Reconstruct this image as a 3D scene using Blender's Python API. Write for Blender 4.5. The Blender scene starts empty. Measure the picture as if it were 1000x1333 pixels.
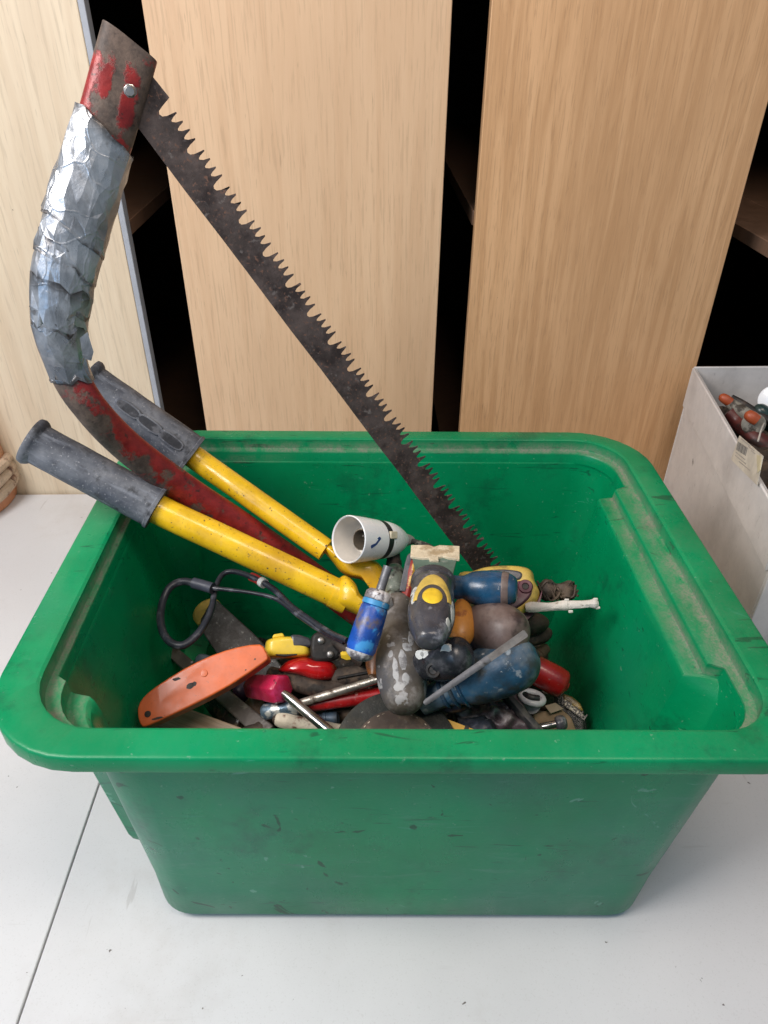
import bpy, bmesh, math, random
from mathutils import Vector, Matrix, noise
random.seed(7)
scene = bpy.context.scene
COL = scene.collection

# ------------------------------------------------------------------ camera
FPX, CX, CY, HCAM = 938.0, 500.0, 666.5, 0.667          # photo pixels (1000 x 1333), metres
def _ray(px, py): return Vector(((px-CX)/FPX, -(py-CY)/FPX, -1.0))
_ry = _ray(473, 16).normalized()
_rz = -_ray(490, 2020).normalized()
_rz = (_rz - _ry*_rz.dot(_ry)).normalized()
_rx = _ry.cross(_rz)
ROT = Matrix((_rx, _ry, _rz))
CAM = Vector((0, 0, HCAM))
cam = bpy.data.objects.new('camera', bpy.data.cameras.new('camera'))
COL.objects.link(cam)
cam.matrix_world = Matrix.Translation(CAM) @ ROT.to_4x4()
cam.data.sensor_fit = 'VERTICAL'; cam.data.sensor_height = 36.0
cam.data.lens = FPX/1333.0*36.0
cam.data.clip_start = 0.02; cam.data.clip_end = 60
scene.camera = cam

# ------------------------------------------------------------------ light
scene.view_settings.view_transform = 'Standard'; scene.view_settings.look = 'None'
scene.view_settings.exposure = 0.0; scene.view_settings.gamma = 1.0
scene.render.engine = 'CYCLES'
world = bpy.data.worlds.new('World'); scene.world = world
world.use_nodes = True
_bg = world.node_tree.nodes['Background']
_bg.inputs[0].default_value = (0.56, 0.78, 1.0, 1); _bg.inputs[1].default_value = 0.33
def area(name, loc, target, sx, sy, power, color):
    L = bpy.data.lights.new(name, 'AREA'); L.shape = 'RECTANGLE'; L.size = sx; L.size_y = sy
    L.energy = power; L.color = color
    o = bpy.data.objects.new(name, L); COL.objects.link(o)
    o.location = loc
    o.rotation_euler = (Vector(target)-Vector(loc)).to_track_quat('-Z', 'Y').to_euler()
    return o
area('ceiling_lamp_left', (-0.82, 0.10, 1.22), (-0.05, 0.62, 0.1), 0.7, 0.45, 19.5, (1.0, 0.955, 0.925))
area('ceiling_lamp_right', (0.30, 0.10, 1.50), (0.20, 0.75, 0.2), 0.7, 0.35, 7.6, (1.0, 0.84, 0.70))
area('window_light', (-1.10, -0.60, 0.80), (-0.05, 0.30, 0.05), 0.9, 0.7, 4.6, (0.28, 0.58, 1.0))

# ------------------------------------------------------------------ placing: a picture ray cut by a plane of the place
def D(px, py): return ROT @ _ray(px, py)
def Pd(px, py, d): return CAM + D(px, py)*d                # at distance d along the optical axis
def Pz(px, py, z): r = D(px, py); return CAM + r*((z-HCAM)/r.z)
def Py(px, py, y): r = D(px, py); return CAM + r*(y/r.y)
def Pp(px, py, o, n): r = D(px, py); return CAM + r*((o-CAM).dot(n)/r.dot(n))
FWD = ROT @ Vector((0, 0, -1))
def depth(p): return (p-CAM).dot(FWD)
def px2m(r, p): return r*depth(p)/FPX

# ------------------------------------------------------------------ materials
def newmat(name):
    m = bpy.data.materials.new(name); m.use_nodes = True
    nt = m.node_tree
    return m, nt, nt.nodes['Principled BSDF']
def lk(nt, a, b): nt.links.new(a, b)
def node(nt, t, **kw):
    n = nt.nodes.new(t)
    for k, v in kw.items(): setattr(n, k, v)
    return n
def coords(nt, scale=(1, 1, 1), off=(0, 0, 0), rot=(0, 0, 0)):
    tc = node(nt, 'ShaderNodeTexCoord'); mp = node(nt, 'ShaderNodeMapping')
    mp.inputs['Scale'].default_value = scale; mp.inputs['Location'].default_value = off
    mp.inputs['Rotation'].default_value = rot
    lk(nt, tc.outputs['Object'], mp.inputs['Vector']); return mp.outputs['Vector']
def noi(nt, scale, detail=4, rough=.55, stretch=(1, 1, 1), off=(0, 0, 0), dist=0, rot=(0, 0, 0)):
    n = node(nt, 'ShaderNodeTexNoise')
    n.inputs['Scale'].default_value = scale; n.inputs['Detail'].default_value = detail
    n.inputs['Roughness'].default_value = rough; n.inputs['Distortion'].default_value = dist
    lk(nt, coords(nt, stretch, off, rot), n.inputs['Vector']); return n.outputs['Fac']
def remap(nt, s, a, b, lo=0., hi=1.):
    r = node(nt, 'ShaderNodeMapRange'); r.interpolation_type = 'SMOOTHSTEP'
    lk(nt, s, r.inputs[0]); r.inputs[1].default_value = a; r.inputs[2].default_value = b
    r.inputs[3].default_value = lo; r.inputs[4].default_value = hi; return r.outputs[0]
def math_(nt, op, a, b):
    n = node(nt, 'ShaderNodeMath', operation=op)
    for i, v in enumerate((a, b)):
        if isinstance(v, (int, float)): n.inputs[i].default_value = v
        else: lk(nt, v, n.inputs[i])
    return n.outputs[0]
def mixc(nt, f, a, b):
    n = node(nt, 'ShaderNodeMix', data_type='RGBA')
    if isinstance(f, (int, float)): n.inputs[0].default_value = f
    else: lk(nt, f, n.inputs[0])
    for i, v in ((6, a), (7, b)):
        if isinstance(v, (tuple, list)): n.inputs[i].default_value = (*v[:3], 1)
        else: lk(nt, v, n.inputs[i])
    return n.outputs[2]
def S(r, g, b):                                            # sRGB 0-255 to linear
    return tuple((c/255/12.92 if c/255 <= .04045 else ((c/255+.055)/1.055)**2.4) for c in (r, g, b))
_seed = [0]
def worn(name, base, rough=.5, metal=0., layers=(), bump=None, var=.12, coat=0., spec=.5, wear=1.):
    """base colour with slight mottling and layers of paint, rust or dirt: (colour, scale, threshold, softness[, roughness[, stretch]])"""
    m, nt, b = newmat(name)
    _seed[0] += 1; off = (_seed[0]*1.73, _seed[0]*.91, _seed[0]*2.11)
    dark = tuple(c*(1-var*1.6) for c in base); lite = tuple(min(1, c*(1+var)) for c in base)
    c = mixc(nt, remap(nt, noi(nt, 45, 6, .65, off=off), .3, .7), dark, lite)
    rg = remap(nt, noi(nt, 60, 5, .6, off=off), .3, .7, max(0, rough-.09), min(1, rough+.12))
    for i, L in enumerate(layers):
        col, sc, thr, soft = L[:4]; lr = L[4] if len(L) > 4 else None; st = L[5] if len(L) > 5 else (1, 1, 1)
        f = remap(nt, noi(nt, sc, 6, .6, st, tuple(o+i*5.3+2 for o in off)), thr-soft, thr+soft)
        c = mixc(nt, f, c, col)
        if lr is not None:
            mr = node(nt, 'ShaderNodeMix'); lk(nt, f, mr.inputs[0]); lk(nt, rg, mr.inputs[2]); mr.inputs[3].default_value = lr; rg = mr.outputs[0]
    c = mixc(nt, remap(nt, noi(nt, 210, 4, .7, (1, 1, .5), tuple(o*1.7+3 for o in off)), .58, .74, 0, .28*wear), c, tuple(.55*x+.10 for x in base))
    c = mixc(nt, remap(nt, noi(nt, 170, 4, .7, (1, 1, .4), tuple(o*1.3+8 for o in off)), .60, .74, 0, .40*wear), c, tuple(.35*x for x in base))
    lk(nt, c, b.inputs['Base Color']); lk(nt, rg, b.inputs['Roughness'])
    b.inputs['Metallic'].default_value = metal; b.inputs['Coat Weight'].default_value = coat; b.inputs['Specular IOR Level'].default_value = spec
    if bump:
        bp = node(nt, 'ShaderNodeBump'); bp.inputs['Strength'].default_value = bump[1]; bp.inputs['Distance'].default_value = bump[2] if len(bump) > 2 else .001
        lk(nt, noi(nt, bump[0], 6, .65, off=off), bp.inputs['Height']); lk(nt, bp.outputs[0], b.inputs['Normal'])
    return m

GRIME = (.035, .028, .022); CREAM = (.62, .57, .48); RUST = (.10, .045, .025)

def green_plastic(name, haze):
    m, nt, b = newmat(name)
    c = mixc(nt, remap(nt, noi(nt, 9, 5, .6), .3, .7), (.0003, .196, .070), (.0003, .252, .094))
    # pale scuffs, rubbed haze, dark scratches
    c = mixc(nt, remap(nt, noi(nt, 26, 8, .7, (1, 1, .35), (3, 1, 2)), .62, .80, 0, .40), c, (.02, .25, .16))
    c = mixc(nt, remap(nt, noi(nt, 5, 4, .6, (1, 1, 1), (7, 4, 1)), .50, .78, 0, .30), c, (.015, .15, .10))
    c = mixc(nt, remap(nt, noi(nt, 60, 3, .55, (.22, 1, 2.6), (1, 8, 2), 1.6, (0, .5, .3)), .655, .70, 0, .6), c, (.006, .035, .022))
    c = mixc(nt, remap(nt, noi(nt, 12, 7, .75, (1, 1, 1), (11, 3, 6)), .52, .70, 0, .60), c, (.004, .080, .038))
    c = mixc(nt, remap(nt, noi(nt, 60, 3, .6, (.3, 1, 2.4), (21, 3, 6), 2., (0, -.7, .2)), .68, .73, 0, .45), c, (.06, .30, .19))
    c = mixc(nt, remap(nt, noi(nt, 260, 2, .5), .70, .76, 0, .3), c, (.25, .36, .28))
    if haze:                                               # pale light sheen painted into the outside in broad patches, plus rubbed scuffs
        c = mixc(nt, remap(nt, noi(nt, 4.2, 6, .62, (1, 1, 1), (5, 2, 8)), .36, .66, .08, .50), c, (.048, .16, .128))
        c = mixc(nt, remap(nt, noi(nt, 38, 6, .7, (.35, 1, 1.6), (3, 12, 8), .8), .58, .74, 0, .40), c, (.12, .26, .20))
        for sd, th_, cl, am in ((31, .690, (.008, .030, .020), .7), (47, .705, (.16, .36, .26), .6), (58, .705, (.010, .045, .030), .7)):
            c = mixc(nt, remap(nt, noi(nt, 17, 3, .5, (1, 1, 1.3), (sd, sd*.7, sd*1.3), 3.), th_, th_+.022, 0, am), c, cl)
    # settled dust (grey brown) where the mesh says a shelf catches it
    at = node(nt, 'ShaderNodeAttribute', attribute_name='dust')
    dn = remap(nt, noi(nt, 55, 8, .7, (1, .5, 1), (2, 2, 9)), .30, .62)
    dn2 = remap(nt, noi(nt, 420, 2, .6), .35, .6, .55, 1)
    df = math_(nt, 'MULTIPLY', math_(nt, 'MULTIPLY', at.outputs['Fac'], dn), math_(nt, 'MULTIPLY', dn2, .84))
    c = mixc(nt, df, c, (.25, .215, .18))
    lk(nt, c, b.inputs['Base Color'])
    rg = remap(nt, noi(nt, 14, 6, .65, (1, 1, .6), (5, 5, 5)),   .3, .7, .22, .42)
    rg = math_(nt, 'ADD', rg, math_(nt, 'MULTIPLY', df, .4)); lk(nt, rg, b.inputs['Roughness'])
    b.inputs['Specular IOR Level'].default_value = .24
    bp = node(nt, 'ShaderNodeBump'); bp.inputs['Strength'].default_value = .12; bp.inputs['Distance'].default_value = .001
    lk(nt, noi(nt, 300, 3), bp.inputs['Height']); lk(nt, bp.outputs[0], b.inputs['Normal'])
    return m

def veneer(name, light, dark, scale=1., off=0.):
    m, nt, b = newmat(name)
    a = noi(nt, 46*scale, 5, .6, (1, 1, .05), (off, 0, 0), 1.0)
    f2 = noi(nt, 300*scale, 3, .6, (1, 1, .045), (off+2, 0, 0))
    big = noi(nt, 5, 3, .5, (1, 1, .22), (off+4, 0, 0), 1.0)
    c = mixc(nt, remap(nt, a, .34, .66), dark, light)
    c = mixc(nt, remap(nt, f2, .54, .62, 0, .46), c, tuple(x*.74 for x in dark))
    c = mixc(nt, remap(nt, f2, .30, .42, .35, 0), c, tuple(min(1, x*1.12) for x in light))
    c = mixc(nt, remap(nt, big, .35, .7, 0, .40), c, tuple(x*.88 for x in dark))
    # short dark pore flecks
    c = mixc(nt, remap(nt, noi(nt, 420, 2, .5, (1, 1, .09), (off, 3, 1)), .66, .74, 0, .35), c, tuple(x*.5 for x in dark))
    c = mixc(nt, remap(nt, noi(nt, 120, 3, .6, (1, 1, .8), (off, 3, 7)), .745, .77, 0, .7), c, (.06, .04, .03))
    lk(nt, c, b.inputs['Base Color'])
    lk(nt, remap(nt, a, .3, .7, .42, .54), b.inputs['Roughness'])
    bp = node(nt, 'ShaderNodeBump'); bp.inputs['Strength'].default_value = .08; bp.inputs['Distance'].default_value = .0006
    lk(nt, f2, bp.inputs['Height']); lk(nt, bp.outputs[0], b.inputs['Normal'])
    return m

def laminate():
    m, nt, b = newmat('pale_laminate')
    c = mixc(nt, remap(nt, noi(nt, 3, 5, .6), .3, .7), (.585, .575, .575), (.635, .625, .625))
    c = mixc(nt, remap(nt, noi(nt, 700, 2, .5), .58, .72, 0, .25), c, (.42, .40, .38))
    c = mixc(nt, remap(nt, noi(nt, 90, 3, .6, off=(4, 2, 0)), .735, .76, 0, .9), c, (.10, .08, .07))
    c = mixc(nt, remap(nt, noi(nt, 11, 6, .7, off=(1, 6, 0)), .60, .80, 0, .22), c, (.36, .32, .28))
    c = mixc(nt, remap(nt, noi(nt, 4, 7, .7, off=(3, 8, 0)), .52, .74, 0, .42), c, (.44, .40, .37))
    c = mixc(nt, remap(nt, noi(nt, 44, 3, .6, (1.6, .2, 1), off=(19, 2, 0), rot=(0, 0, -.5)), .70, .745, 0, .35), c, (.33, .30, .28))
    c = mixc(nt, remap(nt, noi(nt, 26, 4, .6, (.25, 2, 1), off=(9, 2, 0), rot=(0, 0, .4)), .68, .75, 0, .25), c, (.40, .38, .36))
    lk(nt, c, b.inputs['Base Color'])
    lk(nt, remap(nt, noi(nt, 12, 5), .3, .7, .36, .52), b.inputs['Roughness'])
    bp = node(nt, 'ShaderNodeBump'); bp.inputs['Strength'].default_value = .05; bp.inputs['Distance'].default_value = .0005
    lk(nt, noi(nt, 500, 2), bp.inputs['Height']); lk(nt, bp.outputs[0], b.inputs['Normal'])
    return m

def duct_tape():
    m, nt, b = newmat('silver_duct_tape')
    c = mixc(nt, remap(nt, noi(nt, 22, 5, .65), .35, .65), (.22, .225, .24), (.44, .45, .47))
    ae = node(nt, 'ShaderNodeAttribute', attribute_name='paint')
    c = mixc(nt, math_(nt, 'MULTIPLY', ae.outputs['Fac'], remap(nt, noi(nt, 60, 4, .6, off=(4, 4, 4)), .35, .6)), c, (.07, .06, .055))
    c = mixc(nt, remap(nt, noi(nt, 75, 6, .7, off=(3, 3, 3)), .60, .76, 0, .65), c, (.17, .155, .14))
    c = mixc(nt, remap(nt, noi(nt, 48, 4, .6, off=(8, 3, 1)), .72, .75, 0, .8), c, (.10, .06, .035))
    lk(nt, c, b.inputs['Base Color']); b.inputs['Metallic'].default_value = .70
    lk(nt, remap(nt, noi(nt, 55, 5, .6, off=(1, 7, 3)), .3, .7, .24, .46), b.inputs['Roughness'])
    v = node(nt, 'ShaderNodeTexVoronoi', feature='DISTANCE_TO_EDGE'); v.inputs['Scale'].default_value = 34
    nz = node(nt, 'ShaderNodeTexNoise'); nz.inputs['Scale'].default_value = 30; cc = coords(nt); lk(nt, cc, nz.inputs['Vector'])
    va = node(nt, 'ShaderNodeVectorMath', operation='MULTIPLY_ADD'); lk(nt, nz.outputs['Color'], va.inputs[0]); va.inputs[1].default_value = (.03, .03, .03); lk(nt, cc, va.inputs[2])
    lk(nt, va.outputs[0], v.inputs['Vector'])
    cr = remap(nt, v.outputs['Distance'], 0, .05, 1, 0)
    h = math_(nt, 'ADD', math_(nt, 'MULTIPLY', cr, .12), noi(nt, 20, 5, .55, (1, 1, .6), off=(2, 2, 2), dist=1.2))
    bp = node(nt, 'ShaderNodeBump'); bp.inputs['Strength'].default_value = .60; bp.inputs['Distance'].default_value = .0024
    h = math_(nt, 'ADD', h, math_(nt, 'MULTIPLY', noi(nt, 75, 4, .6, (1, 1, .5), (6, 1, 4), 1.5), .35))
    lk(nt, h, bp.inputs['Height']); lk(nt, bp.outputs[0], b.inputs['Normal'])
    return m

def red_rust(name, bias=0.):
    m, nt, b = newmat(name)
    at = node(nt, 'ShaderNodeAttribute', attribute_name='paint')
    rust = mixc(nt, remap(nt, noi(nt, 70, 7, .7), .3, .7), (.040, .028, .023), (.14, .095, .072))
    rust = mixc(nt, remap(nt, noi(nt, 30, 5, .7, off=(5, 5, 5)), .55, .72, 0, .6), rust, (.17, .13, .105))
    red = mixc(nt, remap(nt, noi(nt, 90, 5, .6, off=(2, 0, 0)), .3, .7), (.17, .012, .012), (.30, .022, .02))
    n = noi(nt, 34, 9, .72, off=(1, 3, 5))
    f = remap(nt, math_(nt, 'ADD', n, math_(nt, 'MULTIPLY', at.outputs['Fac'], .115)), .50-bias, .585-bias)
    c = mixc(nt, f, rust, red)
    c = mixc(nt, remap(nt, noi(nt, 160, 4, .6, off=(7, 7, 7)), .60, .70, 0, .8), c, (.03, .018, .014))
    lk(nt, c, b.inputs['Base Color']); b.inputs['Metallic'].default_value = .1
    lk(nt, remap(nt, f, 0, 1, .62, .40), b.inputs['Roughness'])
    bp = node(nt, 'ShaderNodeBump'); bp.inputs['Strength'].default_value = .5; bp.inputs['Distance'].default_value = .0008
    lk(nt, math_(nt, 'ADD', noi(nt, 220, 4, .6), math_(nt, 'MULTIPLY', f, .5)), bp.inputs['Height']); lk(nt, bp.outputs[0], b.inputs['Normal'])
    return m

# ------------------------------------------------------------------ mesh helpers
def link(name, verts, faces, mat, parent=None, smooth=True, bevel=0., angle=35, segs=2, sub=0, attrs=None, mats=None, fmat=None):
    me = bpy.data.meshes.new(name)
    me.from_pydata([tuple(v) for v in verts], [], faces)
    bm = bmesh.new(); bm.from_mesh(me)
    bmesh.ops.recalc_face_normals(bm, faces=bm.faces); bm.to_mesh(me); bm.free()
    me.materials.append(mat)
    if smooth:
        me.shade_smooth()
        if not sub: me.set_sharp_from_angle(angle=math.radians(angle if not bevel else 60))
    if attrs:
        for k, vals in attrs.items():
            a = me.attributes.new(k, 'FLOAT', 'POINT')
            a.data.foreach_set('value', vals)
    o = bpy.data.objects.new(name, me); COL.objects.link(o)
    if parent: o.parent = parent
    if bevel:
        md = o.modifiers.new('bevel', 'BEVEL'); md.width = bevel; md.segments = segs; md.limit_method = 'ANGLE'; md.angle_limit = math.radians(angle); md.use_clamp_overlap = True
    if sub:
        md = o.modifiers.new('subsurf', 'SUBSURF'); md.levels = sub; md.render_levels = sub
    return o
def tag(o, label, cat, group=None, kind=None):
    if label: o['label'] = label
    if cat: o['category'] = cat
    if group: o['group'] = group
    if kind: o['kind'] = kind
    return o
def empty(name, label, cat, mat=None, group=None):
    o = bpy.data.objects.new(name, None); COL.objects.link(o); o.empty_display_size = .02
    if mat is not None: o.matrix_world = mat
    return tag(o, label, cat, group)
def frame(A, B):
    z = (B-A).normalized(); m = (A+B)*.5
    y = (CAM-m); y = (y - z*y.dot(z)).normalized(); x = y.cross(z)
    M = Matrix((x, y, z)).transposed().to_4x4(); M.translation = A
    return M
def tool(name, label, cat, A, B, group=None):
    """Empty at A, its z axis along the tool to B, its y axis the side turned to the viewer; returns root, length, metres per photo pixel"""
    o = empty(name, label, cat, frame(A, B), group)
    return o, (B-A).length, depth((A+B)*.5)/FPX
def lathe(name, prof, mat, parent=None, n=28, sx=1., sy=1., pw=2., bevel=0., jit=0., x0=0., y0=0., angle=40, bend=None, tw=0.):
    """prof: [(z, r)]; cross-section a superellipse of power pw scaled sx, sy; ends closed"""
    vs, fs = [], []
    for i, (z, r) in enumerate(prof):
        for k in range(n):
            a = 2*math.pi*(k+.5)/n + tw*z
            c, s = math.cos(a), math.sin(a)
            q = (abs(c)**pw+abs(s)**pw)**(-1/pw)
            rr = r*q
            if jit: rr *= 1+jit*noise.noise(Vector((c*2, s*2, z*60)))
            bx, by = bend(z) if bend else (0, 0)
            vs.append((x0+bx+c*rr*sx, y0+by+s*rr*sy, z))
    for i in range(len(prof)-1):
        for k in range(n):
            fs.append((i*n+k, i*n+(k+1) % n, (i+1)*n+(k+1) % n, (i+1)*n+k))
    fs.append(tuple(range(n))); fs.append(tuple(range((len(prof)-1)*n, len(prof)*n)))
    return link(name, vs, fs, mat, parent, bevel=bevel, angle=angle)
def smoothprof(pts, k=5):
    """Catmull-Rom through (z, r) points"""
    out = []
    for i in range(len(pts)-1):
        p0 = pts[max(0, i-1)]; p1 = pts[i]; p2 = pts[i+1]; p3 = pts[min(len(pts)-1, i+2)]
        for j in range(k):
            t = j/k
            out.append(tuple(.5*((2*p1[d])+(-p0[d]+p2[d])*t+(2*p0[d]-5*p1[d]+4*p2[d]-p3[d])*t*t+(-p0[d]+3*p1[d]-3*p2[d]+p3[d])*t**3) for d in range(len(p1))))
    out.append(tuple(pts[-1]))
    return [(*(o[:-1]), max(o[-1], 1e-4)) for o in out]
def rcap(z0, z1, r, k=6, e=1.):
    """rounded end profile from the tip at z0 to full radius r at z1"""
    return [(z0+(z1-z0)*(1-math.cos(t*math.pi/2/k))**e, max(r*math.sin(t*math.pi/2/k), r*.06)) for t in range(k+1)]
def cat(pts, k=8):
    out = []
    n = len(pts)
    for i in range(n-1):
        p0, p1, p2, p3 = pts[max(0, i-1)], pts[i], pts[i+1], pts[min(n-1, i+2)]
        for j in range(k):
            t = j/k
            out.append(.5*((2*p1)+(-p0+p2)*t+(2*p0-5*p1+4*p2-p3)*t*t+(-p0+3*p1-3*p2+p3)*t**3))
    out.append(pts[-1]); return out
def interp(vals, t):
    x = t*(len(vals)-1); i = min(int(x), len(vals)-2); f = x-i
    return vals[i]*(1-f)+vals[i+1]*f
def tube(name, pts, rad, mat, parent=None, pw=None, n=14, side=None, flat=1., disp=None, attr=None, origin=None, k=8, endshear=0., caps=True, bevel=0.):
    """swept round or flattened section along a smoothed path (world points); side: direction that takes the thickness flat*radius"""
    P = cat(pts, k) if k else list(pts)
    o0 = origin if origin is not None else Vector((0, 0, 0))
    N = len(P); vs, fs, av = [], [], []
    u = None
    for i, p in enumerate(P):
        t = (P[min(i+1, N-1)]-P[max(i-1, 0)]).normalized()
        if side is not None: w = (side - t*side.dot(t)).normalized()
        else:
            if u is None: u = t.orthogonal().normalized()
            u = (u - t*u.dot(t)).normalized(); w = u
        v = t.cross(w)
        r = interp(rad, i/(N-1)) if isinstance(rad, (list, tuple)) else rad
        for q in range(n):
            a = 2*math.pi*q/n; c, s = math.cos(a), math.sin(a)
            rr = r
            if pw:
                e = pw(i/(N-1)); rr = r*(abs(c)**e+abs(s)**e)**(-1/e)
            if disp: rr = r+disp(i/(N-1), a, p)
            pos = p + v*(c*rr) + w*(s*rr*flat)
            if endshear and i < 3: pos += t*(-c*endshear*(1-i/3))
            vs.append(pos-o0)
            if attr: av.append(attr(i/(N-1), c, s))
    for i in range(N-1):
        for q in range(n): fs.append((i*n+q, i*n+(q+1) % n, (i+1)*n+(q+1) % n, (i+1)*n+q))
    if caps: fs.append(tuple(range(n))); fs.append(tuple(range((N-1)*n, N*n)))
    return link(name, vs, fs, mat, parent, attrs={'paint': av} if attr else None, bevel=bevel)
def prism(name, out, t, mat, parent=None, bevel=0., segs=3, angle=40, y0=0.):
    """outline [(x, z)] in the local xz plane, from y0-t to y0"""
    n = len(out)
    vs = [(x, y0, z) for x, z in out]+[(x, y0-t, z) for x, z in out]
    fs = [tuple(range(n)), tuple(range(2*n-1, n-1, -1))]+[(i, (i+1) % n, n+(i+1) % n, n+i) for i in range(n)]
    return link(name, vs, fs, mat, parent, bevel=bevel, segs=segs, angle=angle)
def slab(name, pix, o, nrm, t, mat, parent=None, bevel=0., segs=3, smooth_k=0, angle=40, lift=0.):
    """plate whose face lies in the plane (o, nrm), its outline given by where picture rays meet that plane; thickness t behind it"""
    nrm = nrm.normalized(); w = [Pp(x, y, o, nrm) for x, y in pix]
    if smooth_k:
        ww = cat([w[-1]]+w+[w[0], w[1]], smooth_k)
        w = ww[smooth_k:-smooth_k-1]
    inv = parent.matrix_world.inverted() if parent else Matrix.Identity(4)
    n = len(w)
    vs = [inv @ (p+nrm*lift) for p in w]+[inv @ (p+nrm*(lift-t)) for p in w]
    fs = [tuple(range(n)), tuple(range(2*n-1, n-1, -1))]+[(i, (i+1) % n, n+(i+1) % n, n+i) for i in range(n)]
    return link(name, vs, fs, mat, parent, bevel=bevel, segs=segs, angle=angle)
def pillow(name, pix, o, nrm, t, mat, parent, dome=None, p=3., smooth_k=4, lift=0.):
    """plate like slab, but its face swells like a cushion: dome is the swell, p how flat its middle stays"""
    nrm = nrm.normalized(); w = [Pp(x, y, o, nrm) for x, y in pix]
    ww = cat([w[-1]]+w+[w[0], w[1]], smooth_k); w = ww[smooth_k:-smooth_k-1]
    inv = parent.matrix_world.inverted(); n = len(w)
    c = sum(w, Vector((0, 0, 0)))/n; dome = t*.5 if dome is None else dome
    S_ = [(.90, -t), (.97, -t*.92), (1.0, -t*.70)]+[(x, dome*(1-x**p)-dome*.0-t*.35*(x**12)) for x in (1., .985, .955, .91, .85, .77, .67, .55, .42, .28, .13)]
    vs = [inv @ (c+(q-c)*sc+nrm*(lift+h)) for sc, h in S_ for q in w]; fs = []
    for i in range(len(S_)-1):
        for k in range(n): fs.append((i*n+k, i*n+(k+1) % n, (i+1)*n+(k+1) % n, (i+1)*n+k))
    fs.append(tuple(range(n))); fs.append(tuple(range((len(S_)-1)*n, len(S_)*n)))
    return link(name, vs, fs, mat, parent, angle=75)
def prof_r(prof, z):
    for (z0, r0), (z1, r1) in zip(prof, prof[1:]):
        if z0 <= z <= z1: return r0+(r1-r0)*(z-z0)/max(z1-z0, 1e-9)
    return prof[-1][1]
def wrapped(name, outer, inner_, prof, mat, parent, sy=1., pw=2., up=.0007, rows=6):
    """thin inlay between two outlines, laid on the turned surface of a handle"""
    vs, fs = [], []; n = len(outer)
    def onto(x, z, u):
        r = prof_r(prof, z); x = max(-r*.995, min(r*.995, x))
        return (x, sy*(max(0, r**pw-abs(x)**pw))**(1/pw)+u, z)
    for j in range(rows+1):
        f = j/rows; u = up*min(1, 4*min(f, 1-f)+.15) if inner_[0] != inner_[1] else up*min(1, 4*f+.15)
        for k in range(n): vs.append(onto(outer[k][0]*(1-f)+inner_[k][0]*f, outer[k][1]*(1-f)+inner_[k][1]*f, u))
    for j in range(rows):
        for k in range(n-1): fs.append((j*n+k, j*n+k+1, (j+1)*n+k+1, (j+1)*n+k))
    return link(name, vs, fs, mat, parent, angle=60)
def box(name, c, s, mat, parent=None, bevel=.002, rz=0.):
    x, y, z = (v/2 for v in s)
    R = Matrix.Rotation(rz, 3, 'Z')
    vs = [R @ Vector((i*x, j*y, k*z))+Vector(c) for i in (-1, 1) for j in (-1, 1) for k in (-1, 1)]
    fs = [(0, 1, 3, 2), (4, 6, 7, 5), (0, 4, 5, 1), (2, 3, 7, 6), (0, 2, 6, 4), (1, 5, 7, 3)]
    return link(name, vs, fs, mat, parent, bevel=bevel, smooth=True)
def setw(o, M):
    bpy.context.view_layer.update(); o.matrix_world = M; return o
def at(loc): return Matrix.Translation(Vector(loc))

# ------------------------------------------------------------------ setting: table tops, floor, shelving
MT = laminate()
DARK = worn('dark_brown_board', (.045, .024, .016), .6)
EDGEG = worn('grey_edging', (.36, .37, .40), .5, var=.05)
floor = box('floor', (0, .5, -.745), (8, 8, .04), worn('grey_carpet', (.10, .10, .10), .9), bevel=0); floor['kind'] = 'structure'
def table(x0, x1, label):
    t = empty('work_table', label, 'table', at(((x0+x1)/2, .35, -.725)), 'work tables pushed together')
    xc = 0; w = x1-x0
    box('table_top', (0, -.02, .712), (w, 1.385, .026), MT, t, .0012)
    for sx in (-1, 1):
        for sy in (-1, 1):
            box('leg', (sx*(w/2-.06), sy*.6-.02, .3485), (.045, .045, .697), EDGEG, t, .003)
    return t
table(-.2832, 1.25, 'pale grey laminate table top carrying the green storage box')
table(-1.75, -.2846, 'pale laminate table top beyond the thin dark joint at lower left')

V_LIGHT = veneer('pale_veneer', (.72, .590, .425), (.64, .500, .345), .8, 1.)  # paler veneer tone for the left end panel
V_MID = veneer('beech_veneer', (.69, .465, .285), (.635, .412, .245), 1.1, 5.)
V_TAN = veneer('tan_beech_veneer', (.68, .405, .210), (.545, .305, .146), 1.5, 9.)
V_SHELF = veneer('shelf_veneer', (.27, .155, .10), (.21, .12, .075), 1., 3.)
YB = 1.0265                                                # face of the end panels, just behind the table
def bookcase(label, x0, x1, vm, back_left, shelves, edge_right=None, lean=0., protrude=0.):
    b = empty('bookcase', label, 'bookcase', at(((x0+x1)/2, YB+lean, -.725)), 'bookcases in a row behind the table')
    w = x1-x0; hh = 2.35
    box('end_panel', (0, .009, hh/2), (w, .018, hh), vm, b, .0012)
    if edge_right is not None:
        box('edging', (w/2+.0042, .009, hh/2), (.008, .0175, hh), EDGEG, b, .001)
    sx = w-.03
    xb = (-w/2+.006) if back_left else (w/2-.006)
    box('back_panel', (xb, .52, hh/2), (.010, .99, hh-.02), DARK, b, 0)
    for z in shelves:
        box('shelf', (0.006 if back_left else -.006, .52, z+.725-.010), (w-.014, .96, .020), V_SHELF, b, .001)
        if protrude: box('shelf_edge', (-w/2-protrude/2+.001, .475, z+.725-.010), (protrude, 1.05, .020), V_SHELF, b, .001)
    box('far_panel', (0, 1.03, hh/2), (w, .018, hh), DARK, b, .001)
    return b
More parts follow.
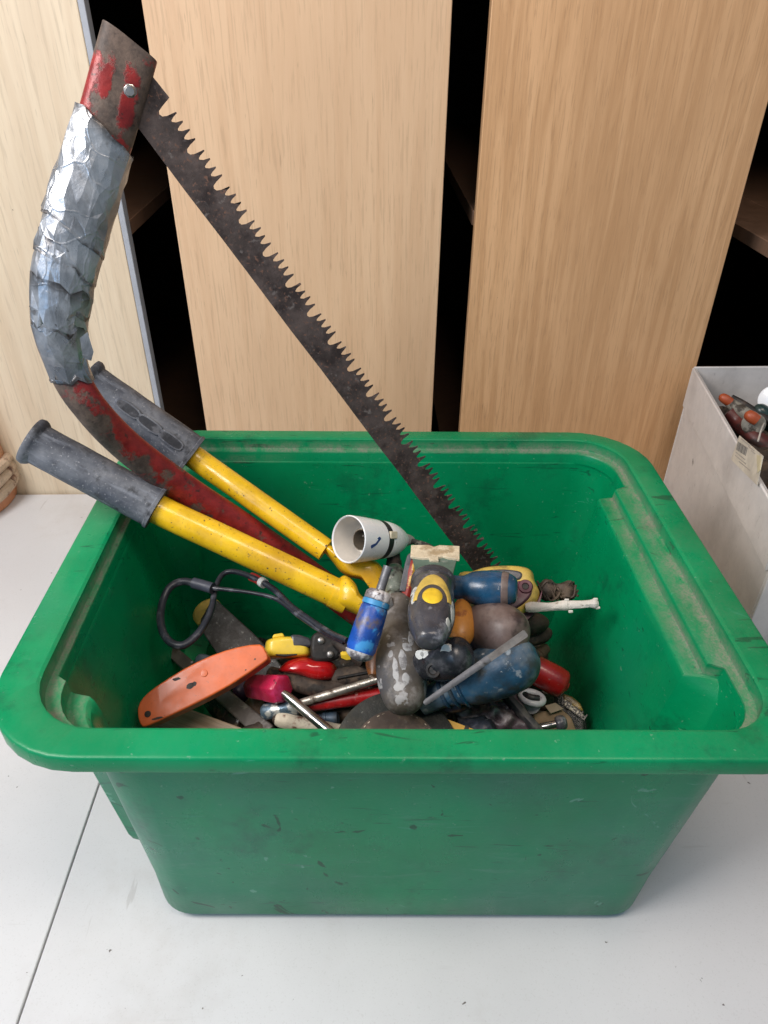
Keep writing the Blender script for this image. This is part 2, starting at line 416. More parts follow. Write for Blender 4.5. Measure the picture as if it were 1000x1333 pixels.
bookcase('pale bookcase end with a grey edge strip behind the saw handle', -.80, -.330, V_LIGHT, True, (-.60, -.25, -.05, .425, .76, 1.1, 1.45), edge_right=True)
bookcase('pinkish beech bookcase end behind the saw blade', -.2560, .1040, V_MID, True, (-.60, -.25, -.05, .85, 1.2, 1.5))
bookcase('warm tan beech bookcase end at right above the box corner', .1500, .5080, V_TAN, False, (-.60, -.25, -.05, .440, .80, 1.15, 1.5))
bookcase('far right bookcase whose shelf edge shows past the tan panel', .665, 1.05, V_TAN, False, (-.60, -.25, -.05, .404, .80, 1.15, 1.5), protrude=.096)
block_lid = box('light_block_lid', (.1, 1.62, 1.66), (3.2, 1.22, .05), DARK, bevel=0); block_lid['kind'] = 'structure'  # unseen lid added so no light leaks into the gaps from above
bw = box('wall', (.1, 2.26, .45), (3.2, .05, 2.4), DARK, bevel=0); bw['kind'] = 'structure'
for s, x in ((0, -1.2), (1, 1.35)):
    w_ = box('light_block_side', (x, 1.64, .45), (.05, 1.2, 2.4), DARK, bevel=0); w_['kind'] = 'structure'  # unseen sides added to keep light out behind the bookcases

# ------------------------------------------------------------------ green storage box
GREEN = green_plastic('green_plastic', 0.)
GREEN_SHEEN_RUBS = green_plastic('green_plastic_sheen_and_rubs', 1.)
BC = Vector((.02, .515, 0)); SKEW = .0235
YLA, YLB, YRA, YRB, SS = .366, .660, .392, .640, .005
def ring(z, xlm, xlc, xrm, xrc, yf, yb, r, dm=0., dc=0., dl=0., rr=None, ss=None):
    """closed outline of the tub at height z; xlm/xrm: mid part of the left/right side, xlc/xrc: its corners; dm/dc/dl: dust on right mid, all, left corners"""
    pts, du = [], []
    rr = r if rr is None else rr; ss = SS if ss is None else ss
    def arc(cx, cy, a0, d, r=r):
        for k in range(9):
            a = a0+math.pi/2*k/8; pts.append((cx+r*math.cos(a), cy+r*math.sin(a), z)); du.append(d)
    lo = yf+r+SS+.004; hi = yb-r-SS-.004
    arc(xrc-rr, yf+rr, -math.pi/2, dc, rr)
    ya, yb_ = max(YRA, lo), min(YRB, hi)
    for x, y, d in ((xrc, ya-ss, dc), (xrm, ya, dm), (xrm, ya+(yb_-ya)*.33, dm), (xrm, ya+(yb_-ya)*.66, dm), (xrm, yb_, dm), (xrc, min(yb_+ss, yb-r-.001), dc)): pts.append((x, y, z)); du.append(d)
    arc(xrc-r, yb-r, 0, dc)
    for q in (.75, .5, .25): pts.append((xlc+r+(xrc-xlc-2*r)*q, yb, z)); du.append(dc)
    arc(xlc+r, yb-r, math.pi/2, max(dc, dl))
    ya, yb_ = max(YLA, lo), min(YLB, hi)
    for x, y, d in ((xlc, yb_+SS, max(dc, dl)), (xlm, yb_, dc), (xlm, ya, dc), (xlc, ya-SS, max(dc, dl))): pts.append((x, y, z)); du.append(d)
    arc(xlc+r, yf+r, math.pi, max(dc, dl))
    for q in (.25, .5, .75): pts.append((xlc+r+(xrc-xlc-2*r)*q, yf, z)); du.append(dc if not dl else 0)
    return [Vector((p[0], p[1]-SKEW*(p[0]-BC.x), p[2]))-BC for p in pts], du
def shell(name, rings, parent, close_last=False, close_first=False, bevel=.0016, mat=None):
    vs, fs, du = [], [], []
    n = None
    for p, d in rings: n = len(p); vs += p; du += d
    for i in range(len(rings)-1):
        for k in range(n): fs.append((i*n+k, i*n+(k+1) % n, (i+1)*n+(k+1) % n, (i+1)*n+k))
    if close_first: fs.append(tuple(range(n)))
    if close_last: fs.append(tuple(range((len(rings)-1)*n, len(rings)*n)))
    return link(name, vs, fs, mat or GREEN, parent, attrs={'dust': du}, bevel=bevel, angle=30)
tub = empty('storage_box', 'green plastic storage box full of old hand tools', 'storage box', at(BC))
HB = .267
outer = [ring(.0005, -.176, -.176, .203, .231, .334, .655, .026),
         ring(.0030, -.1875, -.187, .211, .2405, .3245, .663, .030),
         ring(.010, -.1915, -.191, .213, .2445, .3215, .667, .032),
         ring(.050, -.1930, -.192, .217, .2480, .3210, .672, .032),
         ring(.053, -.214, -.192, .217, .2482, .3210, .672, .032),
         ring(.060, -.217, -.1925, .218, .2488, .3208, .673, .032),
         ring(.2375, -.2400, -.206, .2505, .2720, .3160, .7235, .034),
         ring(.2395, -.2410, -.228, .2660, .2745, .3160, .7240, .036),
         ring(.2515, -.2430, -.243, .2860, .2860, .3160, .7270, .045)]
shell('wall', outer, tub, close_first=True, mat=GREEN_SHEEN_RUBS)
rim = [ring(.2515, -.2430, -.243, .2860, .2860, .3160, .7270, .045, rr=.030),
       ring(.2525, -.262, -.262, .302, .302, .3010, .7355, .068, rr=.043),
       ring(.2515, -.2692, -.2692, .3086, .3086, .2946, .7420, .073, rr=.048),
       ring(.2525, -.2703, -.2703, .3096, .3096, .2934, .7432, .074, rr=.048),
       ring(.2645, -.2703, -.2703, .3096, .3096, .2934, .7432, .074, rr=.048),
       ring(.2665, -.2695, -.2695, .3089, .3089, .2943, .7424, .073, .05, .05, rr=.048),
       ring(.2672, -.2670, -.2670, .3064, .3064, .2968, .7398, .071, .10, .05, rr=.046),
       ring(.2672, -.2420, -.2420, .2850, .2850, .3165, .7245, .052, .14, .06, rr=.040),
       ring(.2658, -.2396, -.2396, .2826, .2826, .3189, .7228, .050, .1, .1, rr=.039)]
shell('rim', rim, tub)
inner = [ring(.2658, -.2396, -.2396, .2826, .2826, .3189, .7228, .050, rr=.039),
         ring(.2553, -.2385, -.2385, .2812, .2812, .3200, .7215, .049, .9, .85, rr=.036),
         ring(.2545, -.2370, -.2360, .2790, .2790, .3210, .7200, .048, 1., 1., rr=.036),
         ring(.2540, -.2345, -.2270, .2635, .2745, .3222, .7165, .045, .18, .7, rr=.036),
         ring(.2520, -.2340, -.2265, .2622, .2740, .3225, .7155, .045, rr=.036),
         ring(.2430, -.2330, -.2255, .2612, .2722, .3228, .7140, .044, .95, 0, .6, rr=.036),
         ring(.2420, -.2328, -.2235, .2580, .2719, .3230, .7136, .043, .7, 0, .7, rr=.036),
         ring(.2415, -.2325, -.2110, .2478, .2718, .3235, .7130, .040, .15, 0, .55, rr=.036),
         ring(.2390, -.2320, -.2070, .2462, .2712, .3236, .7125, .038, rr=.034, ss=0.01),
         ring(.2300, -.2305, -.2020, .2448, .2685, .3238, .7110, .034, rr=.034, ss=0.02),
         ring(.0560, -.2135, -.1890, .2150, .2452, .3285, .6690, .030, rr=.034, ss=0.03),
         ring(.0520, -.1895, -.1888, .2145, .2448, .3287, .6688, .030, rr=.034, ss=0.03),
         ring(.0140, -.1870, -.1870, .2105, .2415, .3310, .6650, .030, rr=.034, ss=0.03),
         ring(.0060, -.1800, -.1800, .2045, .2350, .3370, .6590, .026, .5, .5, rr=.034, ss=0.03)]
shell('inner_wall', inner, tub, close_last=True, bevel=.0010)

# ------------------------------------------------------------------ bow saw
RED = red_rust('red_paint_over_rust'); RED2 = red_rust('chipped_red_paint', -.02)
TAPE = duct_tape()
BLADE = worn('rusty_blade_steel', (.085, .062, .055), .55, .35, [((.030, .020, .018), 38, .54, .1), ((.16, .085, .06), 330, .62, .05, .8), ((.15, .125, .115), 130, .66, .05), ((.20, .10, .055), 12, .70, .06, .85)], (260, .5, .0008), .25)
STEEL = worn('worn_steel', (.42, .41, .40), .34, .85, [((.10, .085, .075), 60, .58, .1, .7)], (150, .2), .15)
saw = empty('bow_saw', 'bow saw with rusty toothed blade and red tube frame taped in silver at the handle', 'saw', at(Pd(400, 760, .74)))
so = saw.matrix_world.translation.copy()
path = [(169, 57, .520), (156, 104, .525), (140, 160, .532), (120, 222, .540), (97, 300, .550), (82, 370, .560), (78, 425, .572), (88, 480, .588), (117, 530, .605), (168, 583, .645), (240, 637, .693), (320, 690, .735), (400, 747, .765), (480, 806, .780), (560, 862, .790)]
fp = [Pd(*p) for p in path]
tubew = [.0208, .0205, .020, .0195, .0195, .0195, .0195, .0195, .0195, .0195, .0195, .0192, .0185, .018, .018]
tubew = [px2m(r, p) for r, p in zip([37, 37, 36.5, 37, 38, 36.5, 32, 24, 21.5, 21, 20.5, 20, 19.5, 19, 19], fp)]
side = (CAM-fp[5]).normalized()
def paintbias(t, c, s):                                    # paint survives on the upper side of the bend and in the flat by the bolt
    if t < .16:
        g = lambda x, m_, w_: math.exp(-((x-m_)/w_)**2)
        return -1.1+3.6*g(c, -.42, .32)*g(t, .118, .032)+2.2*g(c, -.30, .36)*g(t, .068, .020)+3.2*g(c, .92, .30)*g(t, .10, .055)+2.6*g(c, .35, .16)*g(t, .095, .040)+2.4*g(c, -1., .16)*g(t, .02, .025)
    k = max(0, min(1, (t-.42)/.2)); e = max(0, min(1, (t-.6)/.15))
    return (-.65+k*.9+e*.8) + (-c)*(1.3-.7*e)
tube('frame', fp, tubew, RED, saw, pw=lambda t: 2.+2.2*max(0, 1-t/.16), n=48, side=side, flat=.66, attr=paintbias, origin=so, k=12, endshear=.0050, bevel=0)
def crumple(seed, amp):
    def f(t, a, p):
        v = p*26+Vector((math.cos(a)*.9, math.sin(a)*.9, seed))
        q = noise.noise(v); q2 = noise.noise(v*2.3+Vector((5, 1, 2)))
        return amp*(1.3*(1-abs(q)*2.4) + .8*(1-abs(q2)*2.2) + .5*noise.noise(v*5)) - amp*.4
    return f
def sub_path(a, b, k=10):
    full = cat(fp, 12); w = []
    i0, i1 = int(a*12), int(b*12)
    return full[i0:i1+1], [interp(tubew, i/(len(full)-1)) for i in range(i0, i1+1)]
bands = [(2.22, 4.10, .0030, -.009), (3.80, 4.72, .0020, -.007), (4.45, 5.35, .0014, -.013), (5.0, 6.1, .0017, -.004), (5.8, 7.38, .0012, -.005)]
rt = random.Random(11)
for i, (a, b, e, sh) in enumerate(bands):                  # flat facets between straight creases, as pressed tape has
    pp, rr = sub_path(a, b)
    pp2 = cat(pp, 6); N0 = len(pp2); n = 17
    Ls = [0]
    for q in range(1, N0): Ls.append(Ls[-1]+(pp2[q]-pp2[q-1]).length)
    rows = [0, .0022]
    while rows[-1] < Ls[-1]-.012: rows.append(rows[-1]+rt.uniform(.006, .012))
    rows += [Ls[-1]-.0022, Ls[-1]]
    vs, fs, av = [], [], []
    for ri, l in enumerate(rows):
        j = min(range(N0), key=lambda q: abs(Ls[q]-l)); j = min(max(j, 1), N0-2)
        p = pp2[j]; t = (pp2[j+1]-pp2[j-1]).normalized(); p = p+t*(l-Ls[j])
        w = (side-t*side.dot(t)).normalized(); v = t.cross(w); r = interp(rr, l/Ls[-1])+e
        end = ri in (0, 1, len(rows)-2, len(rows)-1)
        for q in range(n):
            an = 2*math.pi*(q+(0 if end else rt.uniform(-.33, .33)))/n; c, s = math.cos(an), math.sin(an)
            r2 = r+(rt.uniform(-.0003, .0006) if end else rt.uniform(-.0008, .0011))
            edge = noise.noise(Vector((c*2.2, s*2.2, i*7)))*.006
            vs.append(p+v*(c*r2)+w*(s*r2*.70)+t*(c*sh+edge+(0 if end else rt.uniform(-.0026, .0026)))-so)
            av.append(1. if ri in (0, len(rows)-1) else .8 if end else 0.)
    for ri in range(len(rows)-1):
        for q in range(n):
            A_, B_, C_, D_ = ri*n+q, ri*n+(q+1) % n, (ri+1)*n+(q+1) % n, (ri+1)*n+q
            if rt.random() < .5: fs += [(A_, B_, C_), (A_, C_, D_)]
            else: fs += [(A_, B_, D_), (B_, C_, D_)]
    to = link('tape_wrap', vs, fs, TAPE, saw, bevel=.0020, angle=3, segs=3, attrs={'paint': av})
    to.data.set_sharp_from_angle(angle=math.radians(80))
# a torn flap of tape sticking out at the lower end
fq = [Pd(104, 440, .560), Pd(114, 432, .558), Pd(122, 458, .566), Pd(119, 470, .570), Pd(108, 466, .562)]
fv = [q-so for q in fq]+[q-so-(CAM-q).normalized()*.0008 for q in fq]
link('tape_flap', fv, [(0, 1, 2, 3, 4), (9, 8, 7, 6, 5)]+[(k, (k+1) % 5, 5+(k+1) % 5, 5+k) for k in range(5)], TAPE, saw)
# blade: back edge line and teeth towards the upper right
b0, b1 = Pd(177, 163, .537), Pd(612, 738, .790)
bu = (b1-b0).normalized(); bn = (CAM-(b0+b1)*.5); bn = (bn-bu*bn.dot(bu)).normalized(); bv = bn.cross(bu)
if (ROT.transposed() @ bv).y < 0: bv = -bv
LB = (b1-b0).length
out = [(-.040, .004), (-.036, .0)]; body = .0205
u = .0; top = [(-.040, .0300), (-.0003, .0322)]
k = 0
while u < LB+.06:
    g = k % 4
    sp = .0098 if g == 0 else .0070
    jt = random.uniform(-.0006, .0006)
    if g == 0: top += [(u+.0012, body+.0035), (u+.0022, body-.0004), (u+.0040, body-.0016), (u+.0062, body-.0008), (u+.0078, body+.0022), (u+sp-.0004, body+.0098+jt)]
    else: top += [(u+.0012, body+.0052), (u+.0020, body+.0030), (u+.0030, body+.0026), (u+.0048, body+.0048), (u+sp-.0004, body+.0102+jt)]
    top.append((u+sp+.0006, body+.0096+jt))
    u += sp; k += 1
bo = [(LB+.08, 0)]
bot = [(x, 0.0003*math.sin(x*90)) for x in [LB+.08-(LB+.116)*i/14 for i in range(15)]]
outline = [(-.040, .004)]+top+[(u, body)]+bot
th = .0011
vs = []
for s_ in (.5, -.5):
    for x, y in outline: vs.append(b0+bu*x+bv*y+bn*(th*s_)-so)
# teeth are set: alternate tips bent to either side
n = len(outline)
for i, (x, y) in enumerate(outline):
    if y > body+.008 and x > 0:
        d = bn*(.0011 if (int(x*140) % 2) else -.0011)
        vs[i] += d; vs[n+i] += d
from mathutils.geometry import tessellate_polygon
tri = tessellate_polygon([[Vector((x, y, 0)) for x, y in outline]])
fs = [tuple(t) for t in tri]+[tuple(n+q for q in reversed(t)) for t in tri]+[(i, (i+1) % n, n+(i+1) % n, n+i) for i in range(n)]
link('blade', vs, fs, BLADE, saw, smooth=False)
# bolt through the flattened end
pb = Pd(170, 118, .505)
bm4 = frame(pb-(CAM-pb).normalized()*.006, pb+(CAM-pb).normalized()*.004); bm4 = saw.matrix_world.inverted() @ bm4
o = lathe('bolt', [(0, .0045), (.006, .0045), (.0063, .0040), (.0092, .0038), (.0100, .0030)], STEEL, saw, n=8); o.matrix_local = bm4

# ------------------------------------------------------------------ loppers
YEL = worn('yellow_enamel', (.78, .47, .012), .30, 0, [((.55, .30, .01), 16, .60, .12), ((.07, .045, .02), 300, .650, .03, .7), ((.13, .08, .03), 90, .70, .03, .6)], (120, .10), .10, coat=.25)
RUB = worn('dusty_black_rubber', (.040, .045, .060), .62, 0, [((.155, .16, .175), 24, .54, .16), ((.17, .18, .205), 150, .62, .09, .7, (1, 1, .12)), ((.22, .22, .23), 420, .64, .06), ((.022, .023, .027), 60, .62, .08)], (420, .45, .0006), .2)
lop = empty('loppers', 'long handled loppers with yellow arms and black rubber grips', 'loppers', at(Pz(470, 775, .20)))
lo_ = lop.matrix_world.translation.copy()
def lopper_arm(A, B, C, gpx, tpx, yrad):
    """grip A-B, tube B-C"""
    sidev = (CAM-B).normalized()
    t = tube('arm', [B+(A-B)*.6, B, B+(C-B)*.33, B+(C-B)*.66, C], [px2m(tpx, B)]*2+[px2m(tpx*.99, C)]*3, YEL, lop, n=24, side=sidev, flat=.92, origin=lo_, k=5)
    L = (B-A).length; m = frame(A, B)
    ra, rb = px2m(gpx[0], A), px2m(gpx[1], B)
    prof = [(0.0, ra*.80), (.0, ra*1.16), (.0035, ra*1.20), (.0065, ra*1.12), (.009, ra*1.0)]
    for q in range(1, 12): prof.append((.009+(L-.014)*q/12, ra+(rb-ra)*q/12))
    prof += [(L-.004, rb*1.0), (L-.003, rb*1.08), (L, rb*1.08), (L+.0005, rb*.72)]
    g = lathe('grip', prof, RUB, t, n=36, sy=.86, pw=2.35, jit=.02)
    g.parent = t; setw(g, m)
    return t, g, m, L, rb
A1, B1, C1 = Pz(40, 573, .345), Pz(204, 662, .282), Pz(446, 776, .205)
A2, B2, C2 = Pz(112, 492, .370), Pz(250, 593, .292), Pz(424, 716, .222)
t1, g1, m1, L1, r1 = lopper_arm(A1, B1, C1, (27, 27), 19.5, 0)
t2, g2, m2, L2, r2 = lopper_arm(A2, B2, C2, (24, 27), 15.5, 0)
# finger slots: lozenge borders round flat plates, recess shade put into their dark colour
RUBD = worn('black_rubber_slot_shade', (.022, .023, .028), .7, 0, [((.10, .10, .11), 60, .60, .1)], (300, .4), .2)
for gi, (root, mm, L, r) in enumerate(((g2, m2, L2, r2),)):
    for z in (.40, .60, .80):
        pq = [(x_*1.45, L*z+(z_-L*z)*1.18) for x_, z_ in [(math.copysign(abs(math.cos(2*math.pi*q/16))**.6, math.cos(2*math.pi*q/16))*.0042, L*z+math.copysign(abs(math.sin(2*math.pi*q/16))**.8, math.sin(2*math.pi*q/16))*.012) for q in range(16)]]
        prism('slot_border', pq, .004, RUB, root, bevel=.0008, y0=r*.895)
        pts = []
        for q in range(16):
            a = 2*math.pi*q/16
            pts.append((math.copysign(abs(math.cos(a))**.6, math.cos(a))*.0042, L*z+math.copysign(abs(math.sin(a))**.8, math.sin(a))*.012))
        s_ = prism('finger_slot', pts, .004, RUBD, root, bevel=.0002, y0=r*.899)
# cast yellow heads and the pivot
nrm = (CAM-C1).normalized()
pillow('head', [(434, 770), (438, 757), (447, 749), (456, 752), (464, 761), (469, 773), (480, 782), (500, 798), (500, 818), (470, 803), (436, 787)], C1+nrm*.006, nrm, .026, YEL, lop, .013, 3)
tube('collar', [C1+(B1-C1).normalized()*.010, C1, C1-(B1-C1).normalized()*.006], [px2m(20.3, C1), px2m(20.8, C1), px2m(20.5, C1)], YEL, lop, n=24, side=(CAM-B1).normalized(), flat=.92, origin=lo_, k=2)
pillow('head', [(412, 704), (428, 706), (452, 728), (486, 728), (500, 742), (512, 772), (504, 792), (492, 782), (484, 766), (472, 755), (456, 751), (444, 744), (434, 732)], C2+nrm*.002, nrm, .022, YEL, lop, .011, 4)
pv = Pz(500, 785, .20)
o = lathe('pivot', [(0, .008), (.018, .008), (.019, .006)], STEEL, lop, n=6); setw(o, frame(pv, pv+nrm*.02))

# ------------------------------------------------------------------ lampholder
WHT = worn('white_lamp_plastic', (.86, .865, .87), .28, 0, [((.50, .42, .33), 60, .70, .05), ((.12, .11, .10), 300, .74, .02)], None, .02, coat=.2, wear=.1)
WHIN = worn('yellowed_white_plastic', (.72, .67, .60), .5, 0, [((.45, .38, .3), 40, .68, .06)], None, .05, wear=.2)
BLK = worn('black_plastic', (.022, .022, .026), .42, 0, [((.10, .09, .08), 50, .62, .08, .7)], (200, .15), .2)
BRASS = worn('dull_brass', (.24, .20, .15), .5, .4, [((.06, .05, .04), 80, .55, .08)], None, .2)
dl_ = depth(Pz(500, 703, .222))
A, B = Pd(453, 702, dl_-.048), Pd(530, 703, dl_+.016)
lam, L, m = tool('lampholder', 'white plastic pendant lampholder lying open end left on the yellow loppers', 'lampholder', A, B)
R = px2m(31.5, A)
vs_prof = [(.002, R*.90), (0, R*.955), (.0005, R), (.003, R), (L*.30, R*.93), (L*.58, R*.84), (L*.585, R*.80)]
def openlathe(name, prof, mat, parent, n=40, sx=1., sy=1.):
    vs, fs = [], []
    for z, r in prof:
        for k in range(n):
            a = 2*math.pi*k/n; vs.append((r*math.cos(a)*sx, r*math.sin(a)*sy, z))
    for i in range(len(prof)-1):
        for k in range(n): fs.append((i*n+k, i*n+(k+1) % n, (i+1)*n+(k+1) % n, (i+1)*n+k))
    return link(name, vs, fs, mat, parent, angle=40)
b0_, b1_ = L*.44, L*.52
openlathe('skirt', [(.0015, R*.93), (0, R*.97), (.0008, R), (.003, R*1.0), (L*.22, R*.95), (b0_-.001, R*.87), (b0_-.0005, R*.80)], WHT, lam)
openlathe('skirt_lining', [(.0016, R*.93), (L*.24, R*.86), (L*.36, R*.80), (L*.365, R*.30), (L*.365, .0005)], WHIN, lam)
openlathe('socket', [(L*.365, R*.46), (L*.20, R*.46), (L*.195, R*.41), (L*.36, R*.39), (L*.355, .0004)], BRASS, lam)
for s_ in (-1, 1): lathe('contact_pin', [(L*.26, .0011), (L*.355, .0015)], STEEL, lam, n=10, x0=s_*R*.15, y0=-R*.08*s_)
lathe('band', [(b0_-.0004, R*.80), (b0_, R*.865), (b1_, R*.84), (b1_+.0004, R*.79)], BLK, lam, n=40)
lathe('cap', smoothprof([(b1_, R*.83), (L*.60, R*.81), (L*.72, R*.72), (L*.84, R*.54), (L*.92, R*.36), (L*.95, R*.28)], 5), WHT, lam, n=40)
lathe('nipple', [(L*.94, R*.32), (L*1.06, R*.22), (L*1.10, R*.15)], worn('grey_plastic', (.38, .37, .35), .5), lam, n=20)
box('switch', (R*.20, R*.80, L*.50), (.0075, .005, .0100), worn('cream_plastic', (.62, .55, .40), .4), lam, .001)
prism('paint_mark', [(-.0085, L*.12), (-.0060, L*.10), (.000, L*.16), (.0030, L*.25), (.0008, L*.27), (-.0050, L*.20)], .003, worn('blue_ink', (.01, .04, .17), .4), lam, .0003, y0=R*.950)
lam.rotation_mode = 'QUATERNION'
tube('cable', [lam.matrix_world.inverted() @ p for p in [Pd(530, 703, dl_+.012), Pd(542, 706, dl_+.018), Pd(555, 710, dl_+.024), Pd(566, 717, dl_+.032), Pd(572, 732, dl_+.045)]], .0030, worn('dirty_flex', (.07, .065, .06), .7, 0, [((.3, .27, .22), 120, .6, .05)]), lam, n=10, k=6)

# ------------------------------------------------------------------ tool materials
PAINTY = [((.55, .52, .48), 60, .665, .02), ((.035, .03, .028), 35, .60, .1)]
def handle_mat(name, base, rough=.45, extra=(), bump=(130, .2), var=.2, coat=0.): return worn(name, base, rough, 0, [(GRIME, 28, .60, .16), *extra], bump, var, coat)
BLUE = worn('scuffed_blue_handle', (.012, .085, .42), .32, 0, [((.05, .28, .62), 38, .57, .04), ((.12, .10, .12), 42, .62, .06), ((.45, .45, .46), 150, .69, .03)], (140, .25), .25)
CYAN = worn('pale_blue_handle', (.04, .26, .52), .4, 0, [((.45, .45, .45), 70, .62, .06)], (140, .25), .2)
CRUST = worn('dried_white_paint', (.62, .60, .60), .6, 0, [((.18, .16, .17), 80, .52, .06), ((.12, .10, .10), 160, .60, .05)], (190, .8, .0012), .15)
BRNGREY = worn('weathered_grey_wood', (.145, .125, .105), .6, 0, [((.08, .065, .052), 20, .54, .12), ((.075, .075, .085), 16, .56, .08), ((.36, .355, .36), 58, .60, .02), ((.24, .22, .21), 70, .60, .1)], (160, .35), .2)
CHAR = worn('charcoal_grip', (.045, .046, .056), .30, 0, [((.20, .20, .22), 50, .62, .05), ((.09, .08, .075), 30, .56, .12)], (200, .2), .25)
DBLUE = worn('dark_blue_grip', (.012, .062, .135), .26, 0, [((.46, .46, .45), 60, .715, .015), ((.05, .065, .075), 26, .57, .10), ((.30, .30, .30), 170, .70, .02)], (150, .15), .25)
DUSTB = worn('dusty_blue_grip', (.026, .085, .155), .42, 0, [((.14, .17, .19), 26, .54, .10), ((.04, .05, .055), 48, .56, .08), ((.26, .30, .33), 75, .64, .04), ((.46, .47, .48), 120, .69, .025)], (200, .4), .25)
BRNW = worn('dull_brown_handle', (.135, .092, .080), .48, 0, [((.17, .13, .115), 34, .55, .12), ((.05, .03, .026), 60, .58, .08)], (150, .3), .2)
ORW = worn('orange_wood', (.56, .225, .040), .42, 0, [((.30, .10, .03), 60, .63, .05)], (120, .15), .12)
REDH = worn('red_plastic_handle', (.40, .010, .012), .30, 0, [((.16, .01, .012), 30, .58, .12), ((.45, .20, .18), 200, .69, .03)], (140, .12), .15, coat=.2)
PINK = worn('magenta_red_plastic', (.52, .020, .075), .30, 0, [((.62, .06, .20), 40, .58, .08), ((.05, .01, .02), 90, .66, .04)], (140, .15), .15, coat=.2)
YELT = worn('yellow_plastic', (.78, .52, .03), .36, 0, [((.30, .20, .03), 60, .62, .07)], (120, .15), .12)
YELPALE = worn('pale_yellow_plastic', (.60, .42, .09), .45, 0, [((.22, .15, .05), 50, .60, .1)], (120, .2), .15)
PURP = worn('maroon_plastic', (.105, .022, .040), .45, 0, [((.05, .02, .03), 40, .58, .1)], (120, .2), .2)
ORK = worn('orange_enamel', (.68, .138, .034), .38, 0, [((.58, .115, .030), 20, .58, .12), ((.045, .02, .015), 75, .735, .012), ((.13, .05, .03), 300, .70, .02)], (90, .12), .08, coat=.1)
GREYBAR = worn('grey_brown_bar', (.165, .145, .135), .48, .35, [((.08, .06, .05), 40, .57, .1), ((.26, .24, .22), 90, .62, .06)], (200, .4), .2)
SLATE = worn('slate_grey_bar', (.13, .13, .14), .5, .2, [((.26, .255, .25), 50, .60, .06), ((.05, .045, .04), 120, .62, .05)], (220, .5), .2)
FILE = worn('grey_file_steel', (.075, .072, .070), .55, .3, [((.33, .32, .30), 260, .64, .04), ((.035, .03, .027), 40, .56, .1)], (260, .6), .25)
CHROME = worn('scratched_chrome', (.42, .40, .39), .26, .95, [((.12, .10, .09), 55, .60, .08, .6)], (160, .12), .15)
PLANK = veneer('weathered_pine', (.42, .33, .24), (.27, .20, .14), 1.6, 2.)
BRNM = worn('rusty_brown_iron', (.055, .038, .028), .7, .1, [((.11, .075, .05), 50, .56, .1), ((.02, .015, .012), 90, .58, .06)], (140, .8, .0015), .3)
NBLK = worn('near_black_iron', (.020, .018, .017), .55, .2, [((.07, .05, .04), 45, .58, .1), ((.25, .24, .22), 220, .71, .02)], (140, .5, .001), .3)
CABLE = worn('navy_black_cable', (.022, .025, .036), .36, 0, [((.10, .10, .12), 80, .60, .08)], (160, .1), .2)
CARD = worn('brown_card', (.30, .205, .120), .75, 0, [((.17, .11, .06), 30, .58, .1)], (220, .4), .15)
CREAMP = worn('cream_painted_stick', (.52, .46, .36), .6, 0, [((.14, .06, .04), 60, .58, .05), ((.42, .05, .04), 50, .69, .02)], (160, .7, .0012), .15)
WCRUST = worn('white_crusted_stick', (.60, .56, .50), .75, 0, [((.25, .20, .15), 70, .62, .05)], (170, .9, .002), .1)
GREENF = worn('green_grey_ferrule', (.15, .17, .14), .5, .2, [((.02, .12, .065), 36, .57, .04), ((.40, .39, .35), 70, .64, .04), ((.03, .028, .025), 90, .58, .06)], (180, .4), .2)
TEALP = worn('green_grey_paint', (.10, .155, .125), .5, .1, [((.22, .25, .22), 60, .62, .06)], (160, .3), .15)

# base litter that fills the bottom of the box
def litter():
    nx, ny = 70, 60; vs, fs = [], []
    for j in range(ny):
        for i in range(nx):
            x = -.176+.400*i/(nx-1); y = .334+.322*j/(ny-1)
            z = .018+.105*math.exp(-((x-.075)/.080)**2-((y-.455)/.085)**2)
            z += .010*noise.noise(Vector((x*45, y*45, 0)))+.006*noise.noise(Vector((x*120, y*120, 3)))
            vs.append((x, y, max(z, .008)))
    for j in range(ny-1):
        for i in range(nx-1): fs.append((j*nx+i, j*nx+i+1, (j+1)*nx+i+1, (j+1)*nx+i))
    # many small screws, nails and offcuts lying on it
    r = random.Random(3)
    for q in range(420):
        x = r.uniform(-.165, .205); y = r.uniform(.345, .60)
        z = .024+.105*math.exp(-((x-.075)/.080)**2-((y-.455)/.085)**2)
        if y > .53 and x < .0: continue
        a = r.uniform(0, math.pi); l = r.uniform(.012, .04); w = r.uniform(.001, .0035); tl = r.uniform(-.3, .3)
        d = Vector((math.cos(a), math.sin(a), tl))*l/2; u_ = Vector((-math.sin(a), math.cos(a), 0))*w; v_ = Vector((0, 0, w))
        b0_ = len(vs); c_ = Vector((x, y, z))
        for e in (-1, 1):
            for s1, s2 in ((1, 1), (-1, 1), (-1, -1), (1, -1)): vs.append(tuple(c_+d*e+u_*s1+v_*s2))
        fs.extend([(b0_, b0_+1, b0_+2, b0_+3), (b0_+4, b0_+7, b0_+6, b0_+5)]+[(b0_+k, b0_+4+k, b0_+4+(k+1) % 4, b0_+(k+1) % 4) for k in range(4)])
    o = link('scrap_litter', vs, fs, worn('scrap_grime', (.028, .022, .018), .7, .1, [((.09, .06, .04), 60, .56, .08), ((.20, .18, .16), 240, .64, .04), ((.10, .02, .02), 25, .70, .03)], (120, .8, .002), .3), angle=30)
    tag(o, 'dark litter of rusty screws and scraps under the tools', 'scrap', kind='stuff')
litter()

